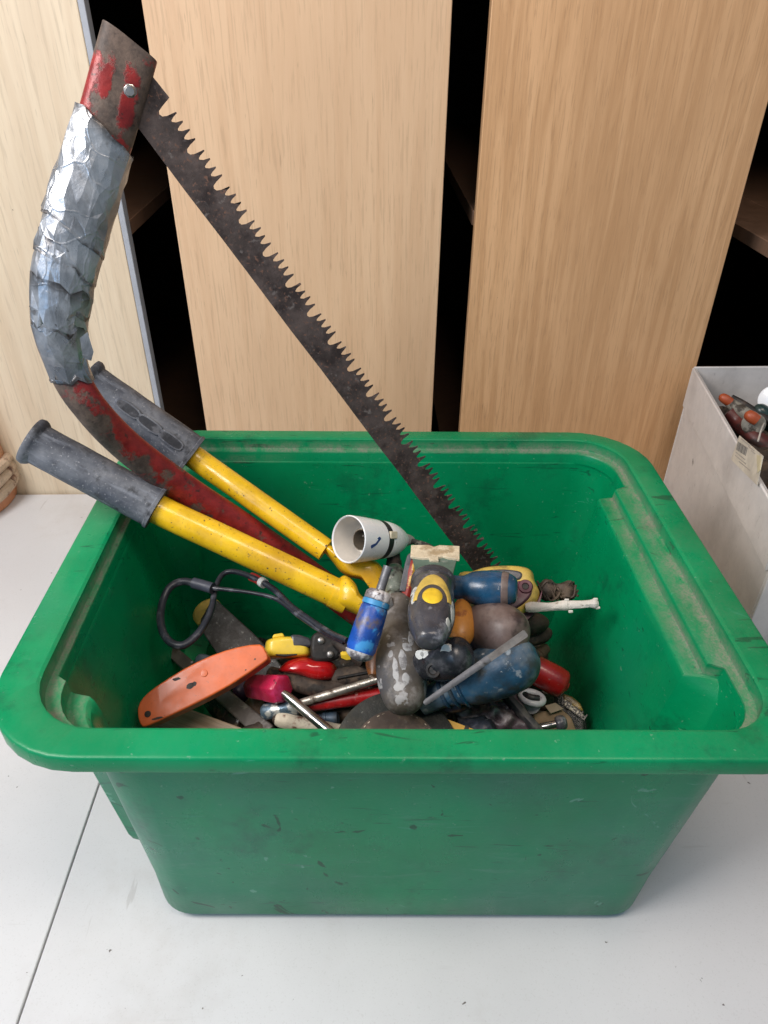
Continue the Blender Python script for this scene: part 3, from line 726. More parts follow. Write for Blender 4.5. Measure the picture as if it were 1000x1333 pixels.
# ------------------------------------------------------------------ middle of the heap
# blue screwdriver
A, B = Pz(465, 860, .205), Pz(506, 735, .265)
t, L, m = tool('screwdriver', 'blue handled screwdriver crusted with white paint, leaning under the lampholder', 'screwdriver', A, B, 'screwdrivers in the storage box')
H = L*.71
lathe('handle', [(H*.10, 17*m), (H*.18, 20*m), (H*.45, 20*m), (H*.76, 18.5*m), (H*.80, 17*m), (H*.81, 16*m)], BLUE, t, n=12, sy=.95, bevel=.0015)
lathe('end_cap', rcap(0, H*.13, 18.5*m, 5), CRUST, t, n=20, jit=.10)
lathe('band', [(H*.795, 17*m), (H*.80, 18.6*m), (H*.87, 18.2*m), (H*.88, 16*m)], CYAN, t, n=16)
lathe('collar', [(H*.87, 16*m), (H*.88, 17.6*m), (H*.97, 17.4*m), (H*1.02, 13*m), (H*1.03, 7*m)], CRUST, t, n=18, jit=.08)
lathe('shaft', [(H*.9, 6.5*m), (L*.9, 6*m), (L*.98, 6.5*m)], worn('painted_steel_shaft', (.16, .16, .17), .45, .5, [((.66, .66, .68), 70, .55, .03)], (150, .4), .2), t, n=12)
# big grey handled gouge
A, B = Pz(527, 925, .178), Pz(512, 722, .205)
t, L, m = tool('wood_chisel', 'thick weathered grey wooden handle with green ferrule in the middle of the heap', 'chisel', A, B, 'chisels in the storage box')
cpf = smoothprof([(0, 10*m), (L*.02, 19*m), (L*.07, 25.5*m), (L*.17, 31*m), (L*.29, 31.5*m), (L*.40, 26.5*m), (L*.47, 22.5*m), (L*.54, 24*m), (L*.60, 25*m), (L*.645, 22*m), (L*.66, 16*m)], 5)
lathe('handle', cpf, BRNGREY, t, n=32)
SPW = worn('grey_white_smear', (.42, .415, .41), .6, 0, [((.2, .19, .19), 90, .52, .06)], (220, .6), .1)
for q, (cx_, cz_, w_, h_) in enumerate(((-2, .20, 5, .055), (7, .15, 4, .06), (-4, .10, 4, .03), (4, .07, 7, .02), (-9, .27, 6, .025), (-14, .33, 4, .05), (12, .24, 3, .02))):
    ou = [(cx_*m+w_*m*math.cos(a_)*(1+.5*noise.noise(Vector((math.cos(a_)*2, math.sin(a_)*2, q*3.3)))), L*cz_+L*h_*math.sin(a_)*(1+.5*noise.noise(Vector((math.sin(a_)*2, q, math.cos(a_)*2))))) for a_ in [2*math.pi*k_/16 for k_ in range(17)]]
    wrapped('paint_smear', ou, [(cx_*m, L*cz_)]*17, cpf, SPW, t, 1., 2., .0003)
lathe('ferrule', smoothprof([(L*.64, 15*m), (L*.67, 17*m), (L*.70, 15*m), (L*.75, 17.5*m), (L*.84, 16.5*m), (L*.88, 12*m), (L*.90, 10*m)], 4), GREENF, t, n=20)
lathe('shaft', [(L*.89, 9*m), (L*.93, 11.5*m), (L*.96, 10*m), (L*1.04, 10*m)], NBLK, t, n=14)
# dark strip tools leaning behind it
for a, b, w, mt, nm, lab, ca in (((524, 770, .21), (534, 722, .235), 6, SLATE, 'steel_strip', 'narrow grey steel strip standing behind the green ferrule', 'steel strip'),
                                 ((528, 785, .20), (541, 728, .232), 9, worn('red_yellow_stripe', (.30, .03, .02), .4, 0, [((.70, .42, .05), 40, .54, .03)]), 'marker_pen', 'red and yellow striped pen beside the scraper blade', 'pen')):
    t, L, m = tool(nm, lab, ca, Pz(*a), Pz(*b))
    lathe('body', [(0, w*m*.9), (.002, w*m), (L*.7, w*m), (L*.95, w*m*.8), (L, w*m*.5)], mt, t, n=6 if w > 6 else 4, bevel=.0008)
    lathe('tip', [(L*.98, w*m*.45), (L*1.03, w*m*.2)], STEEL, t, n=8)
# yellow and charcoal scraper
A, B = Pz(560, 828, .262), Pz(566, 722, .240)
t, L, m = tool('paint_scraper', 'paint scraper with charcoal and yellow soft grip and paint caked wide blade', 'scraper', A, B)
HL = L*.60
hpf = smoothprof([(-.010, 4*m), (-.007, 15*m), (HL*.08, 23*m), (HL*.25, 28*m), (HL*.45, 29.5*m), (HL*.65, 28*m), (HL*.80, 27.5*m), (HL*.92, 27*m), (HL, 20*m)], 5)
lathe('handle', hpf, CHAR, t, n=36, sy=.85, pw=2.3)
co_, ci_ = [], []
for q in range(21):
    a = math.pi*(q/20)
    co_.append((24*m*math.cos(a), HL*.36+HL*.50*math.sin(a))); ci_.append((18.5*m*math.cos(a), HL*.36+HL*.29*math.sin(a)))
wrapped('grip_inlay', co_, ci_, hpf, YELPALE, t, .85, 2.3)
bo_ = [(12.5*m*math.cos(2*math.pi*q/24), HL*.42+HL*.15*math.sin(2*math.pi*q/24)) for q in range(25)]
wrapped('grip_button', bo_, [(0, HL*.42)]*25, hpf, YELT, t, .85, 2.3, .0012)
lathe('collar', smoothprof([(HL*.90, 20*m), (HL*.94, 27*m), (HL*.98, 30*m), (HL*1.0, 28*m), (HL*1.03, 30*m), (HL*1.055, 28.2*m), (HL*1.08, 29.5*m), (HL*1.10, 27.5*m), (HL*1.13, 28*m), (HL*1.17, 25*m), (HL*1.19, 18*m)], 4), CHAR, t, n=32, sy=.70)
SPL = worn('pale_paint_smear', (.55, .55, .52), .55, 0, [((.30, .31, .33), 90, .54, .05)], (220, .6), .1)
for q, (cx_, cz_, w_, h_) in enumerate(((-25.5, .30, 2.6, .16), (-21, .10, 3.5, .05), (24, .62, 4, .07), (23, .45, 3, .10), (17, 1.04, 5, .03), (-10, .93, 3, .02))):
    ou = [(cx_*m+w_*m*math.cos(a_)*(1+.5*noise.noise(Vector((math.cos(a_)*2, math.sin(a_)*2, q*3.3)))), HL*cz_+HL*h_*math.sin(a_)*(1+.5*noise.noise(Vector((math.sin(a_)*2, q, math.cos(a_)*2))))) for a_ in [2*math.pi*k_/16 for k_ in range(17)]]
    if cz_ < .9: wrapped('paint_smear', ou, [(cx_*m, HL*cz_)]*17, hpf, SPL, t, .85, 2.3, .0004)
prism('blade', [(-24*m, L*.66), (-34*m, L*1.06), (-35*m, L*1.12), (34*m, L*1.10), (34.5*m, L*1.04), (22*m, L*.66)], .0022, TEALP, t, bevel=.0003, y0=.0)
prism('paint_crust', [(-35*m, L*.93), (-20*m, L*.94), (-12*m, L*.96), (-5*m, L*.94), (-6*m, L*.89), (6*m, L*.885), (8*m, L*.92), (18*m, L*.91), (34*m, L*.93), (34.8*m, L*1.095), (10*m, L*1.115), (2*m, L*1.09), (-6*m, L*1.12), (-35.3*m, L*1.125)], .0028, worn('cream_paint_crust', (.66, .56, .40), .7, 0, [((.40, .30, .18), 50, .62, .06)], (150, .9, .002), .1), t, bevel=.0004, y0=.0022)
# small orange wooden handle
A, B = Pz(598, 836, .215), Pz(603, 775, .225)
t, L, m = tool('bradawl', 'short bradawl with smooth orange wooden handle beside the scraper grip', 'bradawl', A, B)
lathe('handle', smoothprof([(-.004, 5*m), (0, 13*m), (L*.15, 18*m), (L*.38, 19*m), (L*.62, 15*m), (L*.80, 10*m), (L*.84, 8*m)], 5), ORW, t, n=28)
lathe('ferrule', [(L*.80, 8*m), (L*.82, 9*m), (L*1.05, 8.5*m), (L*1.06, 6*m)], STEEL, t, n=16)
lathe('shaft', [(L*1.05, 4*m), (L*1.4, 4*m)], STEEL, t, n=10)
# black handle with white paint and a hanging hole
A, B = Pz(603, 853, .225), Pz(548, 868, .195)
t, L, m = tool('filling_knife', 'glossy black knob ended handle with white paint flecks and hanging hole', 'filling knife', A, B)
lathe('handle', smoothprof([(-10*m, 5*m), (-8*m, 14*m), (0, 24*m), (L*.25, 27*m), (L*.6, 25*m), (L*.9, 20*m), (L*1.3, 18*m)], 5), worn('glossy_black_grip', (.020, .021, .026), .24, 0, [((.09, .09, .10), 40, .60, .08)], (140, .12), .2), t, n=32, sy=.9)
lathe('hole_lining', [(0, 7*m), (.0012, 9*m), (.0022, 9.5*m), (.0024, 6.5*m), (.0012, 5*m)], NBLK, t, n=20).matrix_local = Matrix.Translation((8*m, 20.8*m, L*.50)) @ Matrix.Rotation(-math.pi/2-.35, 4, 'X')
for q, (sx, sz, rr) in enumerate(((-13, .12, 6), (-9, .22, 4), (-14, .62, 5), (-15, .72, 6))):
    prism('paint_fleck', [(sx*m+rr*m*math.cos(a)*(1+.5*noise.noise(Vector((math.cos(a)*2, math.sin(a)*2, q)))), L*sz+rr*1.3*m*math.sin(a)*(1+.6*noise.noise(Vector((math.sin(a)*2, q*3, math.cos(a)))))) for a in [2*math.pi*i/12 for i in range(12)]], .006, worn('white_fleck', (.70, .69, .66), .5, bump=(200, .6)), t, bevel=.0003, y0=(21.6 if abs(sx) < 14 else 20.4)*m)
# deep blue bulb handle
A, B = Pz(672, 768, .240), Pz(586, 764, .232)
t, L, m = tool('chisel', 'glossy deep blue plastic handled chisel lying below the saw blade tip', 'chisel', A, B, 'chisels in the storage box')
lathe('handle', smoothprof([(-2*m, 6*m), (0, 15*m), (9*m, 21*m), (24*m, 23.5*m), (L*.48, 23.5*m), (L*.66, 21*m), (L*.76, 17*m), (L*.83, 15.5*m), (L*1.05, 16*m)], 5), DBLUE, t, n=32)
lathe('end_band', smoothprof([(9*m, 21.4*m), (12*m, 22.6*m), (17*m, 23.6*m), (18*m, 22*m)], 3), BRNW, t, n=32)
lathe('blade', [(L*1.03, 8*m), (L*1.3, 8*m)], STEEL, t, n=4)
# panel saw handle, yellow and maroon
O = Pz(660, 760, .215); n_ = (CAM-O).normalized(); n_ = (n_+Vector((.05, .25, .15))).normalized()
ps = empty('panel_saw', 'yellow and maroon panel saw handle pressed against the back of the heap', 'saw', at(O))
pillow('handle', [(596, 745), (612, 740), (632, 734), (660, 732), (684, 734), (694, 740), (697, 752), (703, 765), (702, 778), (693, 791), (676, 800), (650, 804), (625, 800), (600, 790)], O, n_, .024, YELPALE, ps, .003, 8, lift=-.003)
slab('handle_inlay', [(672, 758), (684, 758), (692, 764), (692, 773), (686, 782), (674, 791), (660, 796), (655, 790), (666, 778)], O, n_, .02, PURP, ps, bevel=.002, smooth_k=3, lift=.0022)
slab('upper_inlay', [(612, 752), (626, 744), (650, 741), (674, 743), (680, 748), (676, 755), (660, 756), (630, 757)], O, n_, .02, CHAR, ps, bevel=.002, smooth_k=3, lift=.0015)
bp_ = Pp(684, 764.5, O, n_)
setw(lathe('screw', [(0, .0068), (.002, .0072), (.0036, .0062), (.0037, .0036), (.0022, .0030), (.0021, .0004)], PURP, ps, n=20), frame(bp_, bp_+n_*.01))
setw(lathe('screw_core', [(0, .003), (.0030, .003), (.0032, .002)], NBLK, ps, n=14), frame(bp_, bp_+n_*.01))
slab('handle_edge', [(688, 796), (700, 782), (706, 768), (702, 788), (688, 806), (672, 812), (660, 806)], O-n_*.006, n_, .012, PURP, ps, bevel=.003, smooth_k=3)
# brown ball handle
A, B = Pz(668, 824, .225), Pz(605, 812, .195)
t, L, m = tool('mallet', 'dull brown rounded wooden mallet head between the two blue handles', 'mallet', A, B)
lathe('head', smoothprof([(-14*m, 8*m), (-12*m, 18*m), (-4*m, 27*m), (10*m, 33*m), (26*m, 35*m), (L*.6, 33*m), (L*.85, 25*m), (L*1.1, 20*m)], 5), BRNW, t, n=36, sy=.95)
lathe('neck', [(L*1.08, 18*m), (L*1.45, 15*m)], BRNW, t, n=16)
# dusty blue fat handle
A, B = Pz(682, 858, .205), Pz(570, 905, .165)
t, L, m = tool('bolster_chisel', 'fat dusty blue gripped bolster chisel under the thin flat steel rod', 'chisel', A, B, 'chisels in the storage box')
lathe('handle', [*rcap(-20*m, 18*m, 36*m, 9, 1.), *smoothprof([(19*m, 36.2*m), (34*m, 36.5*m), (L*.50, 34*m), (L*.64, 30*m), (L*.78, 24*m), (L*.92, 19*m), (L*1.05, 18*m), (L*1.2, 18*m)], 5)], DUSTB, t, n=36, sy=.95)
for q in (.70, .80, .90): lathe('grip_ring', smoothprof([(L*q, (27-36*(q-.70))*m), (L*(q+.02), (30.5-40*(q-.70))*m), (L*(q+.045), (27-36*(q-.70))*m)], 3), DBLUE, t, n=30, sy=.95)
lathe('hanging_hole', [(-20.6*m, 3*m), (-20.2*m, 6*m), (-19*m, 7*m)], NBLK, t, n=14)
lathe('shaft', [(L*1.18, 9*m), (L*1.5, 9*m)], NBLK, t, n=8)
# blue grip running up behind the brown one
A, B = Pz(640, 845, .195), Pz(590, 905, .150)
t, L, m = tool('pliers', 'dark blue dipped plier handles half hidden beneath the flat rod', 'pliers', Pz(632, 836, .190), Pz(575, 915, .150))
for s_ in (-1, 1): lathe('grip', smoothprof([(-.004, 4*m), (0, 10*m), (L*.2, 14*m), (L*.8, 13*m), (L, 9*m)], 4), DUSTB if s_ > 0 else DBLUE, t, n=18, sy=.7, x0=s_*15*m, bend=lambda z, s_=s_, L=L, m=m: (s_*6*m*math.sin(z/L*math.pi), 0))
lathe('joint', [(L*.95, 10*m), (L*1.0, 16*m), (L*1.3, 12*m), (L*1.6, 5*m)], NBLK, t, n=12, sy=.6)
# flat steel rod across the handles
A, B = Pz(552, 916, .215), Pz(685, 824, .250)
t, L, m = tool('steel_rod', 'thin flat grey steel rod lying across the blue handles', 'steel rod', A, B)
lathe('body', [(0, 2.0*m), (.002, 3.6*m), (L*.60, 5.0*m), (L*.63, 5.0*m)], SLATE, t, n=8, pw=4, sy=.6, jit=.08)
lathe('tang', [(L*.63, 5.8*m), (L*.66, 5.4*m), (L*.985, 6.2*m), (L, 4.6*m)], worn('rubbed_steel', (.15, .145, .14), .5, .3, [((.10, .09, .085), 50, .58, .08)], (200, .4), .2), t, n=4, pw=4, sy=.5, jit=.05)
# white crusted stick
A, B = Pz(684, 791, .205), Pz(779, 786, .215)
t, L, m = tool('paint_stick', 'white paint crusted stick pointing right against the green wall', 'stick', A, B)
lathe('body', smoothprof([(0, 5*m), (L*.08, 6.5*m), (L*.3, 5.5*m), (L*.55, 6*m), (L*.62, 5*m), (L*.88, 5.5*m), (L*.95, 7*m), (L, 4*m)], 5), WCRUST, t, n=14, jit=.25)
for q, (z, x) in enumerate(((.56, 7), (.60, -8), (.95, 6), (.97, -5))): lathe('drip', [(L*z-.001, .0012), (L*z, .0016), (L*z+.003, .0012)], WCRUST, t, n=6, x0=x*m, y0=.001)
# brown wire bundle at the back and leathery pieces under the stick
A, B = Pz(700, 768, .195), Pz(748, 770, .195)
t, L, m = tool('wire_bundle', 'bundle of rusty brown wire behind the white stick', 'wire', A, B)
lathe('core', smoothprof([(0, 6*m), (L*.2, 13*m), (L*.5, 10*m), (L*.8, 14*m), (L, 8*m)], 4), BRNM, t, n=20, jit=.3)
for q in range(9):
    r_ = random.Random(q); pts = []
    for k in range(7): pts.append(Vector((r_.uniform(-13, 13)*m, r_.uniform(-2, 14)*m, L*(k/6+r_.uniform(-.08, .08)))))
    tube('strand', pts, .0011, BRNM, t, n=6, k=4)
A, B = Pz(690, 812, .165), Pz(728, 822, .160)
O = Pz(705, 812, .165); n_ = Vector((.1, -.5, 1)).normalized()
lt = empty('leather_glove', 'dark crumpled leather piece beneath the white stick', 'leather', at(O))
pillow('flap', [(672, 800), (700, 796), (716, 806), (712, 818), (690, 826), (668, 822)], O, n_, .010, BRNM, lt, .006, 2)
slab('cuff', [(682, 820), (705, 812), (720, 820), (716, 832), (694, 838), (676, 834)], O-Vector((0, 0, .012)), n_, .012, BRNM, lt, bevel=.004, smooth_k=3)
# red cylinder handle at right
A, B = Pz(736, 893, .135), Pz(672, 858, .150)
t, L, m = tool('screwdriver', 'screwdriver with plain round red handle near the right wall', 'screwdriver', A, B, 'screwdrivers in the storage box')
lathe('handle', [*rcap(-3*m, 5*m, 18.5*m, 5, .8), (L*.2, 19.5*m), (L*.8, 19*m), (L, 17*m), (L*1.02, 10*m)], REDH, t, n=28)
lathe('shaft', [(L*1.0, 5*m), (L*1.5, 5*m)], STEEL, t, n=10)
lathe('nut', [(-3.6*m, 3*m), (-3.4*m, 6*m), (-2*m, 7*m)], REDH, t, n=6)

# ------------------------------------------------------------------ right front of the heap
# printed yellow and black packet
O = Pz(745, 925, .105); n_ = Vector((-.15, -.55, 1)).normalized()
pk = empty('seed_packet', 'crinkled black and yellow packet printed with white outlined letters', 'packet', at(O))
slab('film', [(726, 900), (742, 904), (756, 914), (763, 930), (766, 950), (760, 972), (735, 975), (722, 945), (718, 915)], O, n_, .016, worn('black_film', (.018, .018, .017), .25, 0, [((.12, .12, .11), 60, .62, .06)], (70, .9, .004), .2), pk, bevel=.006, smooth_k=3)
slab('yellow_panel', [(733, 903), (745, 907), (755, 915), (760, 926), (750, 924), (742, 917), (733, 911)], O, n_, .012, worn('dull_yellow_film', (.33, .22, .055), .35, 0, [((.12, .08, .03), 60, .56, .1)], (80, .6, .003), .2), pk, bevel=.002, lift=.0016)
slab('print_band', [(735, 910), (757, 928), (761, 933), (757, 935), (735, 920), (733, 914)], O, n_, .012, worn('pale_print', (.50, .46, .36), .4), pk, bevel=.001, lift=.0022)
def lettering(txt, p0, p1, size, nrm_, mat, parent, lift=.0006):
    c = bpy.data.curves.new('lettering', 'FONT'); c.body = txt; c.size = size; c.extrude = .0002; c.offset = size*.02
    c.align_x = 'CENTER'; c.align_y = 'CENTER'; c.materials.append(mat)
    o = bpy.data.objects.new('lettering', c); COL.objects.link(o)
    x = (p1-p0); x = (x-nrm_*x.dot(nrm_)).normalized(); y = nrm_.cross(x)
    M4 = Matrix((x, y, nrm_)).transposed().to_4x4(); M4.translation = (p0+p1)*.5+nrm_*lift
    bpy.context.view_layer.update()
    me = bpy.data.meshes.new_from_object(o.evaluated_get(bpy.context.evaluated_depsgraph_get()))
    bpy.data.objects.remove(o)
    o = bpy.data.objects.new('lettering', me); COL.objects.link(o)
    o.parent = parent; setw(o, M4)
    return o
INK = worn('black_ink', (.012, .011, .010), .4)
lettering('PRE-BA', Pp(759, 931, O+n_*.0024, n_), Pp(735, 914, O+n_*.0024, n_), .0090, n_, INK, pk)
# brown card block
O = Pz(722, 940, .108); n_ = Vector((-.1, -.6, 1)).normalized()
cb = empty('card_box', 'small torn brown cardboard box at the right front corner of the heap', 'box', at(O))
slab('carton', [(694, 930), (728, 920), (744, 934), (752, 955), (740, 980), (700, 980)], O, n_, .025, CARD, cb, bevel=.0015)
slab('flap', [(708, 920), (722, 916), (733, 924), (716, 930)], O, n_, .003, worn('torn_card', (.36, .28, .20), .8, bump=(200, .5)), cb, bevel=.0005, lift=.006)
A, B = Pz(731, 941, .128), Pz(703, 947, .124)
t, L, m = tool('bolt', 'shiny steel bolt with a rounded grey rubber head on the brown card', 'bolt', A, B)
lathe('head', smoothprof([(-7*m, 4*m), (-5*m, 8*m), (0, 10*m), (6*m, 9*m), (8*m, 5*m)], 4), CHAR, t, n=20)
lathe('shank', [(6*m, 5*m), (L*.95, 5*m), (L, 4*m)], CHROME, t, n=16)
# white and black plug
A, B = Pz(690, 919, .130), Pz(694, 902, .118)
t, L, m = tool('hose_clip', 'translucent white plastic clip with black hook beside the dark bar', 'clip', A, B)
vs_ = []
tube('ring', [Vector((14*m*math.cos(a), 8*m+2*m*math.sin(a), 8*m+12*m*math.sin(a))) for a in [2*math.pi*i/14 for i in range(15)]], 4.5*m, worn('cloudy_white_plastic', (.62, .62, .66), .3), t, n=12, k=3)
tube('hook', [Vector((8*m, 9*m, 12*m)), Vector((9*m, 11*m, 4*m)), Vector((2*m, 12*m, -1*m)), Vector((-8*m, 11*m, 3*m))], [3*m, 4*m, 4.5*m, 5*m], BLK, t, n=12, k=5)
lathe('back', [(2*m, 12*m), (4*m, 13*m), (6*m, 12*m)], worn('grey_white_plastic', (.42, .42, .45), .4), t, n=20)
# black bar
t, L, m = tool('pry_bar', 'straight matt black bar running down to the front rim right of centre', 'bar', Pz(657, 903, .142), Pz(706, 958, .125))
lathe('body', [(0, 6*m), (.001, 7.5*m), (L*.5, 8*m), (L, 8.5*m)], BLK, t, n=6, bevel=.001)
lathe('tip', [(-.003, 4*m), (0, 6*m)], NBLK, t, n=6)
# patterned cloth bag
O = Pz(645, 930, .125); n_ = Vector((0, -.55, 1)).normalized()
bg = empty('plastic_bag', 'crumpled dark plastic bag with maroon and off white print by the front rim', 'bag', at(O))
def crumpled(name, pix, o, nr, mat, parent, amp=.006, nx=30, seed=0):
    """crumpled sheet spanned by four picture corners on a plane"""
    q = [Pp(x, y, o, nr.normalized()) for x, y in pix]; vs, fs = [], []
    inv = parent.matrix_world.inverted()
    for j in range(nx):
        for i in range(nx):
            u_, v_ = i/(nx-1), j/(nx-1)
            p = (q[0]*(1-u_)+q[1]*u_)*(1-v_)+(q[3]*(1-u_)+q[2]*u_)*v_
            w = p*55+Vector((seed, seed*2, 0))
            hgt = amp*(1-2*abs(noise.noise(w)))+amp*.6*(1-2*abs(noise.noise(w*2.1)))
            hgt += amp*2.2*(math.sin(math.pi*u_)*math.sin(math.pi*v_))**.5-amp*1.6
            vs.append(inv @ (p+nr*hgt+Vector((noise.noise(w*1.3), noise.noise(w*1.3+Vector((9, 0, 0))), 0))*amp*.7))
    for j in range(nx-1):
        for i in range(nx-1): fs.append((j*nx+i, j*nx+i+1, (j+1)*nx+i+1, (j+1)*nx+i))
    ob = link(name, vs, fs, mat, parent, angle=70)
    md = ob.modifiers.new('solid', 'SOLIDIFY'); md.thickness = .0012
    return ob
BAGM = worn('printed_bag_film', (.085, .060, .070), .32, 0, [((.46, .40, .40), 16, .55, .05), ((.22, .018, .035), 20, .61, .05), ((.02, .017, .02), 34, .60, .06)], (90, .6, .002), .2)
crumpled('film', [(590, 905), (680, 905), (708, 968), (600, 968)], O, n_, BAGM, bg, .006, 34, 3)
crumpled('fold', [(620, 915), (672, 925), (695, 955), (630, 950)], O+n_*.008, n_, BAGM, bg, .005, 24, 8)
# dark blue cloth and yellow strip near the disc
O = Pz(612, 945, .125)
rg_ = empty('rag', 'navy paint flecked rag by the front rim below the bag', 'rag', at(O))
crumpled('cloth', [(596, 932), (640, 930), (668, 975), (602, 975)], O+n_*.006, n_, worn('navy_cloth', (.022, .027, .045), .7, 0, [((.30, .31, .34), 150, .68, .03), ((.10, .09, .10), 40, .6, .08)], (300, .6), .3), rg_, .005, 26, 12)
t, L, m = tool('folding_rule', 'short length of yellow folding rule by the front rim', 'ruler', Pz(578, 940, .142), Pz(625, 958, .136))
lathe('slat', [(0, 5*m), (.001, 6*m), (L, 6*m)], worn('rule_yellow', (.52, .29, .035), .5, 0, [((.06, .04, .02), 160, .66, .02)]), t, n=4, pw=4, sy=.45)
lathe('hinge', [(L*.55, 7*m), (L*.62, 7.2*m), (L*.66, 7*m)], NBLK, t, n=8, sy=.6)
# dark round knob handle under the rod
t, L, m = tool('awl', 'navy round handled awl in the shade under the flat rod', 'awl', Pz(606, 900, .165), Pz(572, 916, .15))
lathe('handle', smoothprof([(-6*m, 4*m), (-2*m, 16*m), (8*m, 22*m), (L*.6, 20*m), (L, 12*m)], 5), worn('navy_grip', (.010, .016, .035), .4, 0, [((.06, .065, .08), 60, .6, .08)], (140, .2), .2), t, n=24)
lathe('shaft', [(L*.98, 5*m), (L*1.6, 3*m)], NBLK, t, n=8)
# abrasive disc
O = Pz(512, 962, .130); n_ = Vector((.02, -.52, 1)).normalized()
dd = frame(O, O+n_*.01)
disc = empty('cutting_disc', 'dark abrasive cutting disc with brown centre label, half hidden by the front rim', 'disc', dd)
RD = .0560
disc.matrix_world = frame(Pz(516, 984, .130), Pz(516, 984, .130)+n_*.01)
lathe('rim', [(0, RD*.98), (.0008, RD), (.0024, RD), (.003, RD*.985), (.003, RD*.64), (.0028, RD*.6)], worn('abrasive_grit', (.026, .027, .024), .75, 0, [((.10, .10, .09), 330, .66, .04), ((.05, .045, .035), 40, .56, .1)], (600, .7), .3), disc, n=72)
lathe('paper_label', [(.003, RD*.70), (.0034, RD*.70), (.0034, .008), (.003, .007)], worn('brown_disc_label', (.060, .036, .024), .6, 0, [((.12, .08, .05), 60, .58, .08)], (200, .2), .2), disc, n=60)
PRN = worn('cream_print', (.50, .42, .32), .6, 0, [((.08, .05, .03), 110, .53, .04)])
for k in range(46):
    a = 2*math.pi*k/46
    if k % 3 == 2: continue
    o = box('print_dash', (RD*.665*math.cos(a), RD*.665*math.sin(a), .00355), (.0022, .0007, .0003), PRN, disc, 0, a+math.pi/2)
for k in range(9):
    a = math.radians(35+k*14)
    for j in range(2): box('print_line', (RD*(.52-.10*j)*math.cos(a), RD*(.52-.10*j)*math.sin(a), .00355), (.0050 if (k+j) % 3 else .0026, .0012, .0003), PRN, disc, 0, a+math.pi/2)

# ------------------------------------------------------------------ left of the heap
# red shafted screwdriver
t, L, m = tool('insulated_screwdriver', 'thin red insulated screwdriver shaft with scraped blue grey end', 'screwdriver', Pz(508, 902, .125), Pz(338, 928, .105), 'screwdrivers in the storage box')
lathe('shaft', [(0, 10*m), (L*.3, 10*m), (L*.62, 8.5*m), (L*.72, 8*m)], REDH, t, n=18)
lathe('ferrule', [(L*.70, 9*m), (L*.715, 10.5*m), (L*.96, 10.5*m), (L*.985, 7*m)], worn('scraped_blue_foil', (.10, .15, .20), .35, .5, [((.55, .55, .52), 70, .58, .04), ((.35, .13, .05), 60, .66, .04)], (120, .6, .0012), .2), t, n=14, jit=.12)
# silver rod
t, L, m = tool('file', 'silver paint flecked round rod crossing above the red shaft', 'rod', Pz(500, 882, .145), Pz(385, 917, .120))
lathe('body', [(0, 5*m), (L*.6, 6*m), (L*.97, 5*m), (L, 3*m)], worn('silvery_flecked', (.44, .40, .35), .32, .7, [((.10, .07, .05), 70, .57, .06, .7), ((.62, .58, .5), 60, .62, .04)], (150, .6, .001), .2), t, n=14, jit=.08)
lathe('tang', [(L*.98, 3*m), (L*1.06, 1.5*m)], STEEL, t, n=8)
# pink red screwdriver with chrome shaft
t, L, m = tool('screwdriver', 'stubby magenta red fluted handle with bright steel shaft', 'screwdriver', Pz(326, 893, .110), Pz(366, 897, .128), 'screwdrivers in the storage box')
lathe('handle', [*rcap(-4*m, 7*m, 17.5*m, 4, .8), (L*.5, 18.5*m), (L*.62, 18.5*m), (L*.66, 19.5*m), (L*.98, 20.5*m), (L*1.06, 18.5*m), (L*1.10, 9*m)], PINK, t, n=6, bevel=.0012, tw=2.)
o = lathe('shaft', [(0, 4.5*m), (.004, 5.4*m), (.012, 6*m), (.060, 6.3*m), (.075, 6.3*m)], CHROME, t, n=18)
setw(o, frame(Pz(369, 902, .128), Pz(436, 958, .118)))
# red plier grip
O = Pz(405, 868, .135); n_ = (CAM-O).normalized()
pl = empty('pincers', 'pincers with a glossy red dipped grip below the tape measure', 'pincers', at(O))
pillow('grip', [(362, 872), (372, 862), (384, 857), (398, 855), (412, 859), (426, 860), (436, 864), (440, 873), (437, 883), (424, 887), (408, 886), (390, 880), (372, 876)], O, n_, .020, worn('glossy_red_dip', (.46, .008, .010), .18, 0, [((.20, .006, .01), 30, .60, .1), ((.5, .3, .25), 250, .72, .02)], (120, .06), .12, coat=.5), pl, .009, 2.8)
pts = [Pz(352, 876, .120), Pz(375, 885, .122), Pz(405, 894, .120), Pz(432, 898, .116), Pz(455, 884, .118), Pz(490, 876, .12)]
tube('jaw', [p-pl.matrix_world.translation for p in pts], [px2m(9, O), px2m(11, O), px2m(12, O), px2m(12, O), px2m(13, O), px2m(10, O)], BRNM, pl, n=16, k=5)
# brown iron tool by the blue screwdriver
t, L, m = tool('hinge', 'rusty brown iron hinge under the blue screwdriver tip', 'hinge', Pz(432, 884, .125), Pz(498, 872, .130))
lathe('leaf', smoothprof([(0, 5*m), (L*.15, 11*m), (L*.6, 13*m), (L, 11*m)], 4), BRNM, t, n=14, sy=.6, jit=.12)
lathe('pin', [(L*.1, 2*m), (L*.9, 2*m)], NBLK, t, n=8, y0=8*m)
